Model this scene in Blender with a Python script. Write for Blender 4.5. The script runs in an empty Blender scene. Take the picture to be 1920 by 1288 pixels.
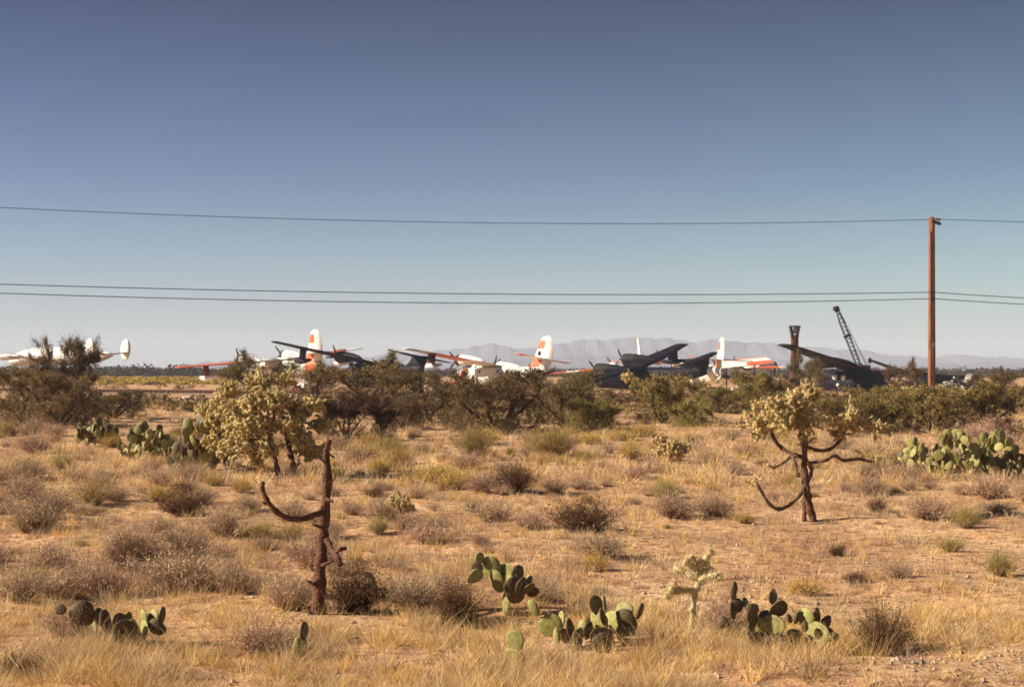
import bpy, math, random
import numpy as np
from mathutils import Vector, Matrix, Euler

R = math.radians
random.seed(7)
rng = np.random.default_rng(7)
SC = bpy.context.scene
COL = SC.collection

# ------------------------------------------------------------------ camera, sky, sun, exposure
F, CX, HZ, EYE = 2600.0, 960.0, 695.0, 2.6          # focal length and horizon of the 1920 px wide photograph
cam_d = bpy.data.cameras.new('camera')
cam = bpy.data.objects.new('camera', cam_d)
COL.objects.link(cam)
cam.location = (0, 0, EYE)
cam.rotation_euler = (R(90), 0, 0)
cam_d.sensor_width = 36.0
cam_d.lens = F / 1920 * 36.0
cam_d.shift_y = (HZ - 644.0) / 1920
cam_d.clip_start = 0.1
cam_d.clip_end = 60000
cam_d.dof.use_dof = True
cam_d.dof.focus_distance = 14.5
cam_d.dof.aperture_fstop = 5.0
SC.camera = cam

SUN = Vector((-0.86, -0.07, 0.50)).normalized()
sun_el = math.asin(SUN.z)
sun_az = math.atan2(SUN.x, SUN.y)
w = bpy.data.worlds.new('World')
SC.world = w
w.use_nodes = True
nt = w.node_tree
bg = nt.nodes['Background']
sky = nt.nodes.new('ShaderNodeTexSky')
sky.sky_type = 'NISHITA'
sky.sun_disc = False
sky.sun_elevation = sun_el
sky.sun_rotation = sun_az
sky.altitude = 800
sky.air_density = 1.0
sky.dust_density = 1.2
sky.ozone_density = 1.3
tint = nt.nodes.new('ShaderNodeMix')
tint.data_type = 'RGBA'
tint.blend_type = 'MULTIPLY'
tint.inputs[0].default_value = 1.0
wtc = nt.nodes.new('ShaderNodeTexCoord')
wsp = nt.nodes.new('ShaderNodeSeparateXYZ')
wcr = nt.nodes.new('ShaderNodeValToRGB')                # the sky deepens quickly with height, with the cast of an old colour print
for p_, c_ in ((0.0, (0.80, 0.92, 0.99)), (0.07, (0.64, 0.79, 0.89)), (0.14, (0.36, 0.50, 0.69)), (0.26, (0.075, 0.148, 0.31))):
    e_ = wcr.color_ramp.elements.new(p_) if p_ not in (0.0, 0.26) else wcr.color_ramp.elements[0 if p_ == 0.0 else -1]
    e_.position = p_
    e_.color = (*c_, 1)
nt.links.new(wtc.outputs['Generated'], wsp.inputs[0])
nt.links.new(wsp.outputs[2], wcr.inputs[0])
wmr = nt.nodes.new('ShaderNodeMapRange')                # away from the sun's side the sky turns paler and greener
wmr.inputs[1].default_value, wmr.inputs[2].default_value = -0.36, 0.36
nt.links.new(wsp.outputs[0], wmr.inputs[0])
wc2 = nt.nodes.new('ShaderNodeMix')
wc2.data_type = 'RGBA'
nt.links.new(wmr.outputs[0], wc2.inputs[0])
wc2.inputs[6].default_value = (0.88, 0.89, 1.0, 1)
wc2.inputs[7].default_value = (1.02, 1.10, 1.0, 1)
wmu = nt.nodes.new('ShaderNodeMix')
wmu.data_type = 'RGBA'
wmu.blend_type = 'MULTIPLY'
wmu.inputs[0].default_value = 1
nt.links.new(wcr.outputs[0], wmu.inputs[6])
nt.links.new(wc2.outputs[2], wmu.inputs[7])
nt.links.new(wmu.outputs[2], tint.inputs[7])
nt.links.new(sky.outputs[0], tint.inputs[6])
nt.links.new(tint.outputs[2], bg.inputs[0])
bg.inputs[1].default_value = 0.05

sl = bpy.data.lights.new('sun', 'SUN')
sl.energy = 4.8
sl.angle = R(0.5)
sl.color = (1.0, 0.88, 0.70)
so = bpy.data.objects.new('sun', sl)
COL.objects.link(so)
so.rotation_euler = (-SUN).to_track_quat('-Z', 'Y').to_euler()

SC.view_settings.view_transform = 'Standard'
SC.view_settings.look = 'None'
SC.view_settings.exposure = 1.0
SC.view_settings.gamma = 1.0
SC.render.engine = 'CYCLES'
SC.cycles.use_denoising = True
SC.cycles.max_bounces = 5
SC.cycles.diffuse_bounces = 3
SC.cycles.volume_bounces = 1
SC.cycles.transparent_max_bounces = 4
SC.cycles.filter_width = 1.6


# ------------------------------------------------------------------ helpers
def gz(x, y):
    """height of the desert floor"""
    d = np.hypot(x, y) if not isinstance(x, float) else math.hypot(x, y)
    sin, cos = (np.sin, np.cos)
    h = 0.045 * sin(x * 0.9 + 1.3 * sin(y * 0.31)) * cos(y * 0.55 + 0.4) + 0.03 * sin(x * 2.1 + y * 1.3) + 0.02 * sin(y * 2.9 - x * 1.1 + 2)
    h = h + 0.05 * sin(x * 0.17 + 1) * cos(y * 0.13)
    # low sandy verge at the road side, on the right
    v = 0.16 * np.exp(-(((x - 4.2) / 1.7) ** 2) - (((y - 11.3) / 0.9) ** 2))
    fade = np.clip((160 - d) / 60, 0, 1)
    return (h + v) * fade


def P(px, py, D):
    return Vector(((px - CX) / F * D, D, EYE + (HZ - py) / F * D))


def G(px, py):
    """point of the ground seen at a pixel"""
    D = EYE * F / (py - HZ)
    for _ in range(3):
        x = (px - CX) / F * D
        D = (EYE - float(gz(x, D))) * F / (py - HZ)
    x = (px - CX) / F * D
    return Vector((x, D, float(gz(x, D))))


def to_px(v):
    return CX + v[0] / v[1] * F, HZ - (v[2] - EYE) / v[1] * F


def new_mat(name, c1, c2=None, scale=3.0, rough=0.9, bump=0.0, bscale=30.0, objvar=0.0, spec=0.2, detail=5.0, attr=None, trans=0.0, metal=0.0, contrast=0.2):
    m = bpy.data.materials.new(name)
    m.use_nodes = True
    n = m.node_tree.nodes
    l = m.node_tree.links
    b = n['Principled BSDF']
    b.inputs['Roughness'].default_value = rough
    b.inputs['Specular IOR Level'].default_value = spec
    b.inputs['Metallic'].default_value = metal
    tc = n.new('ShaderNodeTexCoord')
    col = None
    if c2 is not None:
        ns = n.new('ShaderNodeTexNoise')
        ns.inputs['Scale'].default_value = scale
        ns.inputs['Detail'].default_value = detail
        l.new(tc.outputs['Object'], ns.inputs['Vector'])
        cr = n.new('ShaderNodeValToRGB')
        cr.color_ramp.elements[0].position = 0.5 - contrast
        cr.color_ramp.elements[1].position = 0.5 + contrast
        cr.color_ramp.elements[0].color = (*c1, 1)
        cr.color_ramp.elements[1].color = (*c2, 1)
        l.new(ns.outputs[0], cr.inputs[0])
        col = cr.outputs[0]
    if attr:
        a = n.new('ShaderNodeAttribute')
        a.attribute_name = attr
        if col is not None:
            mx = n.new('ShaderNodeMix')
            mx.data_type = 'RGBA'
            mx.blend_type = 'MULTIPLY'
            mx.inputs[0].default_value = 1
            l.new(a.outputs['Color'], mx.inputs[6])
            l.new(col, mx.inputs[7])
            col = mx.outputs[2]
        else:
            col = a.outputs['Color']
    if objvar > 0:
        oi = n.new('ShaderNodeObjectInfo')
        hs = n.new('ShaderNodeHueSaturation')
        mr = n.new('ShaderNodeMapRange')
        mr.inputs[3].default_value = 1 - objvar
        mr.inputs[4].default_value = 1 + objvar
        l.new(oi.outputs['Random'], mr.inputs[0])
        l.new(mr.outputs[0], hs.inputs['Value'])
        if col is not None:
            l.new(col, hs.inputs['Color'])
        else:
            hs.inputs['Color'].default_value = (*c1, 1)
        mr2 = n.new('ShaderNodeMapRange')
        mr2.inputs[3].default_value = 0.5 - objvar * 0.07
        mr2.inputs[4].default_value = 0.5 + objvar * 0.07
        mt = n.new('ShaderNodeMath')
        mt.operation = 'FRACT'
        mt2 = n.new('ShaderNodeMath')
        mt2.operation = 'MULTIPLY'
        mt2.inputs[1].default_value = 7.31
        l.new(oi.outputs['Random'], mt2.inputs[0])
        l.new(mt2.outputs[0], mt.inputs[0])
        l.new(mt.outputs[0], mr2.inputs[0])
        l.new(mr2.outputs[0], hs.inputs['Hue'])
        col = hs.outputs[0]
    if col is not None:
        l.new(col, b.inputs['Base Color'])
    else:
        b.inputs['Base Color'].default_value = (*c1, 1)
    if bump > 0:
        nb = n.new('ShaderNodeTexNoise')
        nb.inputs['Scale'].default_value = bscale
        nb.inputs['Detail'].default_value = 6
        l.new(tc.outputs['Object'], nb.inputs['Vector'])
        bp = n.new('ShaderNodeBump')
        bp.inputs['Strength'].default_value = bump
        bp.inputs['Distance'].default_value = 0.05
        l.new(nb.outputs[0], bp.inputs['Height'])
        l.new(bp.outputs[0], b.inputs['Normal'])
    if trans > 0:
        tr = n.new('ShaderNodeBsdfTranslucent')
        ms = n.new('ShaderNodeMixShader')
        ms.inputs[0].default_value = trans
        if col is not None:
            l.new(col, tr.inputs[0])
        else:
            tr.inputs[0].default_value = (*c1, 1)
        l.new(b.outputs[0], ms.inputs[1])
        l.new(tr.outputs[0], ms.inputs[2])
        l.new(ms.outputs[0], n['Material Output'].inputs[0])
    return m


class MB:
    """collects blocks of vertices and faces and links them as ONE mesh"""
    def __init__(s):
        s.v, s.f, s.mi, s.c, s.n, s.sm = [], [], [], [], 0, []

    def add(s, v, f, mi=0, col=None, smooth=False):
        v = np.asarray(v, dtype=np.float32).reshape(-1, 3)
        f = np.asarray(f, dtype=np.int64)
        s.v.append(v)
        s.f.append(f + s.n)
        s.mi.append(np.full(len(f), mi, dtype=np.int32) if np.isscalar(mi) else np.asarray(mi, dtype=np.int32))
        s.sm.append(np.full(len(f), smooth))
        c = np.ones((len(v), 3), dtype=np.float32) if col is None else (np.broadcast_to(np.asarray(col, dtype=np.float32), (len(v), 3)))
        s.c.append(c)
        s.n += len(v)

    def tube(s, pts, rad, n=6, mi=0, cap=True, col=None, smooth=True):
        pts = [Vector(p) for p in pts]
        m = len(pts)
        if not hasattr(rad, '__len__'):
            rad = [rad] * m
        V = []
        prev = None
        for i, p in enumerate(pts):
            t = (pts[min(i + 1, m - 1)] - pts[max(i - 1, 0)])
            if t.length < 1e-9:
                t = Vector((0, 0, 1))
            t.normalize()
            if prev is None:
                a = Vector((0, 0, 1)) if abs(t.z) < 0.9 else Vector((1, 0, 0))
                u = t.cross(a).normalized()
            else:
                u = (prev - t * prev.dot(t))
                u = u.normalized() if u.length > 1e-6 else t.orthogonal().normalized()
            prev = u
            q = t.cross(u)
            for k in range(n):
                an = 2 * math.pi * k / n
                V.append(p + (u * math.cos(an) + q * math.sin(an)) * rad[i])
        Fc = [(i * n + k, i * n + (k + 1) % n, (i + 1) * n + (k + 1) % n, (i + 1) * n + k) for i in range(m - 1) for k in range(n)]
        s.add([tuple(x) for x in V], Fc, mi, col, smooth)
        if cap:
            base = s.n - len(V)
            for i, sgn in ((0, -1), (m - 1, 1)):
                t = (pts[1] - pts[0]).normalized() if i == 0 else (pts[-1] - pts[-2]).normalized()
                c = pts[i] + t * sgn * rad[i] * 0.5
                ring = [base + i * n + k for k in range(n)]
                s.v.append(np.array([tuple(c)], dtype=np.float32))
                s.c.append(np.ones((1, 3), dtype=np.float32) if col is None else np.array([col], dtype=np.float32))
                ci = s.n
                s.n += 1
                fs = [(ring[k], ring[(k + 1) % n], ci) if sgn > 0 else (ring[(k + 1) % n], ring[k], ci) for k in range(n)]
                s.f.append(np.array(fs, dtype=np.int64))
                s.mi.append(np.full(n, mi, dtype=np.int32))
                s.sm.append(np.full(n, smooth))

    def box(s, c, size, mi=0, rot=None, taper=1.0):
        c = Vector(c)
        sx, sy, sz = [a / 2 for a in size]
        V = []
        for z in (-1, 1):
            k = taper if z > 0 else 1
            for x, y in ((-1, -1), (1, -1), (1, 1), (-1, 1)):
                p = Vector((x * sx * k, y * sy * k, z * sz))
                if rot is not None:
                    p = rot @ p
                V.append(tuple(c + p))
        s.add(V, [(0, 3, 2, 1), (4, 5, 6, 7), (0, 1, 5, 4), (1, 2, 6, 5), (2, 3, 7, 6), (3, 0, 4, 7)], mi)

    def loft(s, rings, mi=0, cap=True, smooth=True):
        """rings: equal-length lists of points; mi may be a list per span"""
        n = len(rings[0])
        V = [tuple(p) for r in rings for p in r]
        fs, ms = [], []
        for i in range(len(rings) - 1):
            for k in range(n):
                fs.append((i * n + k, i * n + (k + 1) % n, (i + 1) * n + (k + 1) % n, (i + 1) * n + k))
                ms.append(mi if np.isscalar(mi) else (mi[i][k] if hasattr(mi[i], '__len__') else mi[i]))
        s.add(V, fs, np.array(ms), None, smooth)
        if cap:
            base = s.n - len(V)
            for i in (0, len(rings) - 1):
                r = [Vector(p) for p in rings[i]]
                c = sum(r, Vector()) / n
                s.v.append(np.array([tuple(c)], dtype=np.float32))
                s.c.append(np.ones((1, 3), dtype=np.float32))
                ci = s.n
                s.n += 1
                idx = [base + i * n + k for k in range(n)]
                fs = [(idx[(k + 1) % n], idx[k], ci) if i == 0 else (idx[k], idx[(k + 1) % n], ci) for k in range(n)]
                s.f.append(np.array(fs, dtype=np.int64))
                mm = mi if np.isscalar(mi) else (mi[0 if i == 0 else -1])
                mm = mm if np.isscalar(mm) else mm[0]
                s.mi.append(np.full(n, mm, dtype=np.int32))
                s.sm.append(np.full(n, False))

    def mesh(s, name, mats, color=False):
        me = bpy.data.meshes.new(name)
        V = np.concatenate(s.v)
        me.vertices.add(len(V))
        me.vertices.foreach_set('co', V.ravel())
        tot = np.concatenate([np.full(len(f), f.shape[1]) for f in s.f])
        idx = np.concatenate([f.ravel() for f in s.f]).astype(np.int32)
        me.loops.add(len(idx))
        me.loops.foreach_set('vertex_index', idx)
        me.polygons.add(len(tot))
        st = np.concatenate([[0], np.cumsum(tot)[:-1]]).astype(np.int32)
        me.polygons.foreach_set('loop_start', st)
        me.polygons.foreach_set('loop_total', tot.astype(np.int32))
        me.polygons.foreach_set('material_index', np.concatenate(s.mi))
        me.polygons.foreach_set('use_smooth', np.concatenate(s.sm))
        if color:
            a = me.color_attributes.new('tint', 'FLOAT_COLOR', 'POINT')
            c = np.concatenate(s.c)
            a.data.foreach_set('color', np.concatenate([c, np.ones((len(c), 1), dtype=np.float32)], axis=1).ravel())
        for m in (mats if isinstance(mats, (list, tuple)) else [mats]):
            me.materials.append(m)
        me.update()
        me.validate()
        return me

    def obj(s, name, mats, parent=None, color=False):
        o = bpy.data.objects.new(name, s.mesh(name, mats, color))
        COL.objects.link(o)
        if parent is not None:
            o.parent = parent
        return o


def tag(o, label=None, cat=None, group=None, kind=None):
    if label:
        o['label'] = label
    if cat:
        o['category'] = cat
    if group:
        o['group'] = group
    if kind:
        o['kind'] = kind
    return o


def empty(name, loc, rz=0.0):
    o = bpy.data.objects.new(name, None)
    COL.objects.link(o)
    o.location = loc
    o.rotation_euler = (0, 0, rz)
    o.empty_display_size = 0.3
    return o


def copy_tree(o, parent=None):
    kids = [c for c in bpy.data.objects if c.parent == o]
    c = o.copy()
    COL.objects.link(c)
    c.parent = parent
    for ch in kids:
        copy_tree(ch, c)
    return c


# ------------------------------------------------------------------ the setting: ground
def ground_material():
    m = bpy.data.materials.new('desert_soil')
    m.use_nodes = True
    n, l = m.node_tree.nodes, m.node_tree.links
    b = n['Principled BSDF']
    b.inputs['Roughness'].default_value = 0.95
    b.inputs['Specular IOR Level'].default_value = 0.1
    tc = n.new('ShaderNodeTexCoord')

    def noise(scale, det, rough=0.55):
        t = n.new('ShaderNodeTexNoise')
        t.inputs['Scale'].default_value = scale
        t.inputs['Detail'].default_value = det
        t.inputs['Roughness'].default_value = rough
        l.new(tc.outputs['Object'], t.inputs['Vector'])
        return t.outputs[0]

    def ramp(src, stops):
        r = n.new('ShaderNodeValToRGB')
        e = r.color_ramp.elements
        while len(e) < len(stops):
            e.new(0.5)
        for i, (p, c) in enumerate(stops):
            e[i].position = p
            e[i].color = (*c, 1)
        l.new(src, r.inputs[0])
        return r.outputs[0]

    def mix(a, b_, f, mode='MIX'):
        x = n.new('ShaderNodeMix')
        x.data_type = 'RGBA'
        x.blend_type = mode
        if isinstance(f, float):
            x.inputs[0].default_value = f
        else:
            l.new(f, x.inputs[0])
        l.new(a, x.inputs[6])
        l.new(b_, x.inputs[7])
        return x.outputs[2]
    big = ramp(noise(0.35, 4), [(0.35, (0.46, 0.265, 0.145)), (0.5, (0.61, 0.38, 0.21)), (0.66, (0.74, 0.50, 0.29))])
    peb = ramp(noise(5.0, 6, 0.7), [(0.36, (0.50, 0.42, 0.38)), (0.52, (1, 1, 1)), (0.70, (1.18, 1.12, 1.05))])
    col = mix(big, peb, 1.0, 'MULTIPLY')
    fine = ramp(noise(28, 5, 0.7), [(0.38, (0.62, 0.55, 0.5)), (0.5, (1, 1, 1)), (0.68, (1.15, 1.12, 1.1))])
    col = mix(col, fine, 1.0, 'MULTIPLY')
    # yellow grass flat far beyond the track (a plain band of pale growth)
    l.new(col, b.inputs['Base Color'])
    bp = n.new('ShaderNodeBump')
    bp.inputs['Strength'].default_value = 0.8
    bp.inputs['Distance'].default_value = 0.09
    l.new(noise(7.0, 8, 0.65), bp.inputs['Height'])
    l.new(bp.outputs[0], b.inputs['Normal'])
    return m


ys = np.concatenate([np.linspace(-30, 9, 12), np.linspace(9.3, 30, 140), np.geomspace(30.3, 170, 150)[1:], np.geomspace(180, 9000, 40)])
us = np.linspace(-1, 1, 260)
X = np.outer(np.maximum(np.abs(ys) * 0.75, 12) + 6, us)
X[ys > 170] = np.outer(np.maximum(ys[ys > 170] * 0.9, 140), us)
Y = np.repeat(ys[:, None], len(us), 1)
Z = gz(X, Y)
nr, nc = X.shape
gb = MB()
ii = np.arange(nr * nc).reshape(nr, nc)
gb.add(np.stack([X, Y, Z], -1).reshape(-1, 3), np.stack([ii[:-1, :-1], ii[:-1, 1:], ii[1:, 1:], ii[1:, :-1]], -1).reshape(-1, 4), 0, None, True)
tag(gb.obj('ground', ground_material()), 'pale reddish desert soil with pebbles and bare patches', kind='structure')


# mountains: real ridges several kilometres away
def ridge(name, D, pts, depth, mat, seed, label):
    r = np.random.default_rng(seed)
    px = np.arange(-500, 2500, 7.0)
    top = np.interp(px, [p[0] for p in pts], [p[1] for p in pts])
    top = top + np.where(top < 688, 1.6 * np.sin(px * .071 + seed) + 1.1 * np.sin(px * .19 + 2 * seed) + r.normal(0, .5, len(px)), 0)
    xs = (px - CX) / F * D
    h = (HZ - top) / F * D + EYE
    k = 9
    v = np.linspace(-1, 1, 2 * k + 1)
    ph = r.uniform(0, 6.28, 24)
    Vv = []
    for j, t in enumerate(v):
        env = (1 - abs(t)) ** 0.9
        wob = sum(np.sin(xs * fq + ph[i] + t * (2 + i)) / (i + 2) for i, fq in enumerate((0.004, 0.009, 0.017, 0.031, 0.05, 0.09)))
        rough = 1 + (0.05 if abs(t) < 0.05 else 0.38) * wob
        zz = h * env * rough
        Vv.append(np.stack([xs, D + depth * t + 40 * wob * (1 - abs(t)), np.clip(zz, -3, h * (1.0 if abs(t) < .05 else .96)) - (4 if abs(t) == 1 else 0)], -1))
    Vv = np.array(Vv)
    a, b_ = Vv.shape[:2]
    ii = np.arange(a * b_).reshape(a, b_)
    m = MB()
    m.add(Vv.reshape(-1, 3), np.stack([ii[:-1, :-1], ii[:-1, 1:], ii[1:, 1:], ii[1:, :-1]], -1).reshape(-1, 4), 0, None, False)
    return tag(m.obj(name, mat), label, kind='structure')


rock = new_mat('mountain_rock', (0.055, 0.06, 0.095), (0.14, 0.13, 0.16), 0.006, 0.95)
ridge('mountains', 5400, [(-500, 690), (330, 690), (380, 679), (440, 674), (520, 671), (600, 666), (690, 668), (760, 664), (840, 656), (880, 650), (930, 644), (985, 655), (1040, 645), (1090, 638), (1140, 635), (1200, 632), (1250, 634), (1300, 640), (1330, 634), (1370, 637), (1430, 643), (1500, 650), (1590, 655), (1650, 664), (1700, 668), (1760, 670), (1800, 665), (1850, 669), (1900, 671), (2000, 676), (2500, 684)], 420, rock, 3, 'long hazy purple mountain range on the horizon')
ridge('hills', 4300, [(-500, 693), (700, 693), (900, 682), (1000, 672), (1100, 668), (1200, 672), (1300, 676), (1450, 672), (1560, 682), (1700, 686), (1850, 680), (2100, 688), (2500, 692)], 250, rock, 5, 'low pinkish foothills before the mountain range')

# ------------------------------------------------------------------ materials
M_bark = new_mat('bark', (0.045, 0.022, 0.014), (0.10, 0.052, 0.032), 6, 0.95, 0.5, 25)
M_deadwood = new_mat('dead_cholla_wood', (0.10, 0.042, 0.026), (0.20, 0.095, 0.058), 9, 0.95, 0.9, 40)
M_mesq = new_mat('mesquite_leaf', (0.19, 0.135, 0.06), (0.33, 0.235, 0.105), 1.2, 0.8, objvar=0.22, trans=0.35)
M_olive = new_mat('creosote_leaf', (0.27, 0.215, 0.065), (0.47, 0.37, 0.12), 1.6, 0.7, objvar=0.22, trans=0.35)
M_burs = new_mat('bursage_twig', (0.42, 0.28, 0.18), (0.64, 0.46, 0.30), 3, 0.9, objvar=0.22, trans=0.2)
M_dark = new_mat('dark_shrub_twig', (0.11, 0.055, 0.03), (0.22, 0.12, 0.06), 3, 0.9, objvar=0.15, trans=0.2)
M_snake = new_mat('snakeweed_flower', (0.46, 0.31, 0.075), (0.60, 0.42, 0.12), 3, 0.9, objvar=0.15, trans=0.2)
M_stemgrey = new_mat('shrub_stem', (0.18, 0.10, 0.065), (0.34, 0.21, 0.14), 4, 0.95)
M_grass = new_mat('dry_grass', (0.8, 0.8, 0.8), (1.1, 1.1, 1.1), 2, 0.85, attr='tint', trans=0.3)
M_scrub = new_mat('scrub', (0.8, 0.8, 0.8), (1.15, 1.15, 1.15), 0.3, 0.9, attr='tint', trans=0.15)
M_cholla = new_mat('cholla_joint', (0.36, 0.27, 0.10), (0.56, 0.43, 0.19), 14, 0.85, 0.4, 60, objvar=0.08)
M_spine = new_mat('cholla_spine', (0.62, 0.47, 0.25), (0.80, 0.64, 0.38), 8, 0.6, trans=0.35)
M_chwood = new_mat('cholla_trunk_bark', (0.10, 0.05, 0.032), (0.19, 0.10, 0.065), 9, 0.95, 0.9, 30)


def pad_material(name, c1, c2):
    m = new_mat(name, c1, c2, 6, 0.55, 0.25, 30, objvar=0.14, spec=0.3)
    n, l = m.node_tree.nodes, m.node_tree.links
    b = n['Principled BSDF']
    src = b.inputs['Base Color'].links[0].from_socket
    tc = next(x for x in n if x.type == 'TEX_COORD')
    vo = n.new('ShaderNodeTexVoronoi')
    vo.inputs['Scale'].default_value = 9.0
    l.new(tc.outputs['Object'], vo.inputs['Vector'])
    cr = n.new('ShaderNodeValToRGB')
    cr.color_ramp.elements[0].position = 0.10
    cr.color_ramp.elements[0].color = (1, 1, 1, 1)
    cr.color_ramp.elements[1].position = 0.17
    cr.color_ramp.elements[1].color = (0, 0, 0, 1)
    l.new(vo.outputs['Distance'], cr.inputs[0])
    mx = n.new('ShaderNodeMix')
    mx.data_type = 'RGBA'
    l.new(cr.outputs[0], mx.inputs[0])
    l.new(src, mx.inputs[6])
    mx.inputs[7].default_value = (0.16, 0.10, 0.04, 1)
    l.new(mx.outputs[2], b.inputs['Base Color'])
    return m


M_pad = pad_material('prickly_pear_pad', (0.19, 0.165, 0.045), (0.40, 0.37, 0.125))
M_padshade = pad_material('shaded_pad', (0.085, 0.055, 0.025), (0.14, 0.095, 0.04))  # same pad skin, with the shade of sunless faces painted into its colour
M_white = new_mat('white_aircraft_paint', (0.70, 0.66, 0.58), (0.90, 0.87, 0.80), 0.9, 0.45, 0.05, 4, spec=0.4, contrast=0.3)
M_orange = new_mat('orange_aircraft_paint', (0.56, 0.10, 0.035), (0.80, 0.18, 0.07), 0.8, 0.5, 0.05, 4, spec=0.35)
M_navy = new_mat('faded_navy_paint', (0.004, 0.003, 0.008), (0.015, 0.009, 0.02), 0.9, 0.65, 0.08, 4, spec=0.15)
M_black = new_mat('sooty_metal', (0.015, 0.010, 0.010), (0.04, 0.028, 0.024), 2, 0.7, 0.2, 8)
M_silver = new_mat('weathered_aluminium', (0.22, 0.19, 0.18), (0.50, 0.45, 0.42), 1.5, 0.45, 0.15, 6, metal=0.3, spec=0.5)
M_maroon = new_mat('dark_red_paint', (0.10, 0.012, 0.012), (0.17, 0.025, 0.022), 1.5, 0.6, 0.1, 6)
M_glass = new_mat('dark_window_glass', (0.02, 0.022, 0.03), None, 1, 0.12, spec=0.8)
M_blue = new_mat('blue_stripe_paint', (0.03, 0.045, 0.12), (0.05, 0.07, 0.17), 2, 0.5)
M_pole = new_mat('creosoted_pole_wood', (0.17, 0.06, 0.034), (0.36, 0.155, 0.085), 3, 0.85, 0.6, 18)
for nd in M_pole.node_tree.nodes:
    if nd.type == 'TEX_NOISE':
        mp = M_pole.node_tree.nodes.new('ShaderNodeMapping')
        mp.inputs['Scale'].default_value = (4, 4, 0.35)
        M_pole.node_tree.links.new(nd.inputs['Vector'].links[0].from_socket, mp.inputs[0])
        M_pole.node_tree.links.new(mp.outputs[0], nd.inputs['Vector'])
M_wire = new_mat('wire_sheath', (0.13, 0.12, 0.13), None, 1, 0.6)
M_porc = new_mat('insulator_porcelain', (0.10, 0.05, 0.04), (0.16, 0.08, 0.06), 10, 0.3)
M_rust = new_mat('rusty_steel', (0.06, 0.022, 0.014), (0.14, 0.055, 0.03), 3, 0.85, 0.3, 20)
M_ballast = new_mat('track_ballast', (0.14, 0.085, 0.055), (0.30, 0.19, 0.12), 5, 0.95, 0.7, 14)


# ------------------------------------------------------------------ vegetation meshes
def rand_tris(n, centers, size, rs=None, flat=0.0):
    """n little leaf triangles round centres (n x 3)"""
    r = rs if rs is not None else rng
    d1 = r.normal(size=(n, 3))
    d1 /= np.linalg.norm(d1, axis=1)[:, None]
    d2 = r.normal(size=(n, 3))
    d2 -= d1 * (d1 * d2).sum(1)[:, None]
    d2 /= np.linalg.norm(d2, axis=1)[:, None]
    s = size * r.uniform(0.6, 1.4, (n, 1))
    V = np.stack([centers - d1 * s, centers + d1 * s * 0.3 + d2 * s * 0.42, centers + d1 * s, centers + d1 * s * 0.2 - d2 * s * 0.42], 1)
    return V.reshape(-1, 3), np.arange(4 * n).reshape(n, 4)


def ribbons(base, tip, wid, r, bend=0.15, segs=3, taper=True):
    """thin blades from base (n x 3) to tip (n x 3)"""
    n = len(base)
    d = tip - base
    side = r.normal(size=(n, 3))
    side[:, 2] *= 0.3
    side -= d * ((side * d).sum(1) / np.maximum((d * d).sum(1), 1e-9))[:, None]
    side /= np.linalg.norm(side, axis=1)[:, None]
    off = r.normal(size=(n, 3)) * bend * np.linalg.norm(d, axis=1)[:, None]
    L, Rr = [], []
    for i in range(segs + 1):
        t = i / segs
        p = base + d * t + off * (t * (1 - t)) * 2
        ww = wid * ((1 - t * 0.85) if taper else 1)
        ww = ww if np.ndim(ww) == 0 else ww[:, None]
        L.append(p - side * ww)
        Rr.append(p + side * ww)
    V = np.stack([np.stack([a, b], 1) for a, b in zip(L, Rr)], 1)     # n, segs+1, 2, 3
    idx = np.arange(n * (segs + 1) * 2).reshape(n, segs + 1, 2)
    f = np.stack([idx[:, :-1, 0], idx[:, :-1, 1], idx[:, 1:, 1], idx[:, 1:, 0]], -1).reshape(-1, 4)
    return V.reshape(-1, 3), f


def shrub_mesh(seed, w, h, ntw, nleaf, leaf, mats, up=0.5, tw=0.004, lumps=7):
    """twiggy mound: stems (material 0) and fine foliage (material 1); w radius, h height"""
    r = np.random.default_rng(seed)
    m = MB()
    az = r.uniform(0, 2 * np.pi, ntw)
    rad = np.sqrt(r.uniform(0, 1, ntw))
    lump = 1 + 0.28 * np.sin(az * 3 + r.uniform(0, 6)) * rad + 0.15 * np.sin(az * 7 + r.uniform(0, 6)) + r.normal(0, 0.1, ntw)
    zf = np.sqrt(np.clip(1 - rad ** 2 * (1 - up * 0.4), 0.04, 1))
    tip = np.stack([np.cos(az) * rad * w * lump, np.sin(az) * rad * w * lump, h * zf * lump * r.uniform(0.7, 1.08, ntw)], 1)
    base = tip * np.array([0.12, 0.12, 0.0]) + r.normal(0, 0.02 * w, (ntw, 3)) * [1, 1, 0]
    V, f = ribbons(base, tip, tw, r, 0.12)
    m.add(V, f, 0)
    # side twiglets
    k = ntw * 2
    pick = r.integers(0, ntw, k)
    t = r.uniform(0.45, 1.0, (k, 1))
    b2 = base[pick] * (1 - t) + tip[pick] * t
    d = (tip - base)[pick]
    d /= np.linalg.norm(d, axis=1)[:, None]
    t2 = b2 + (d * 0.8 + r.normal(0, 0.6, (k, 3))) * (0.16 * w + 0.08 * h)
    t2[:, 2] = np.maximum(t2[:, 2], 0.01)
    V, f = ribbons(b2, t2, tw * 0.6, r, 0.1, 2)
    m.add(V, f, 1)
    if nleaf:
        pick = r.integers(0, k, nleaf)
        t = r.uniform(0.0, 1.1, (nleaf, 1))
        c = b2[pick] * (1 - t) + t2[pick] * t + r.normal(0, leaf, (nleaf, 3))
        V, f = rand_tris(nleaf, c, leaf, r)
        m.add(V, f, 1)
    return m, mats


def mk_shrub(kind, seed, *a, **k):
    m, mats = shrub_mesh(seed, *a, **k)
    return m.mesh(kind, mats)


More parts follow.
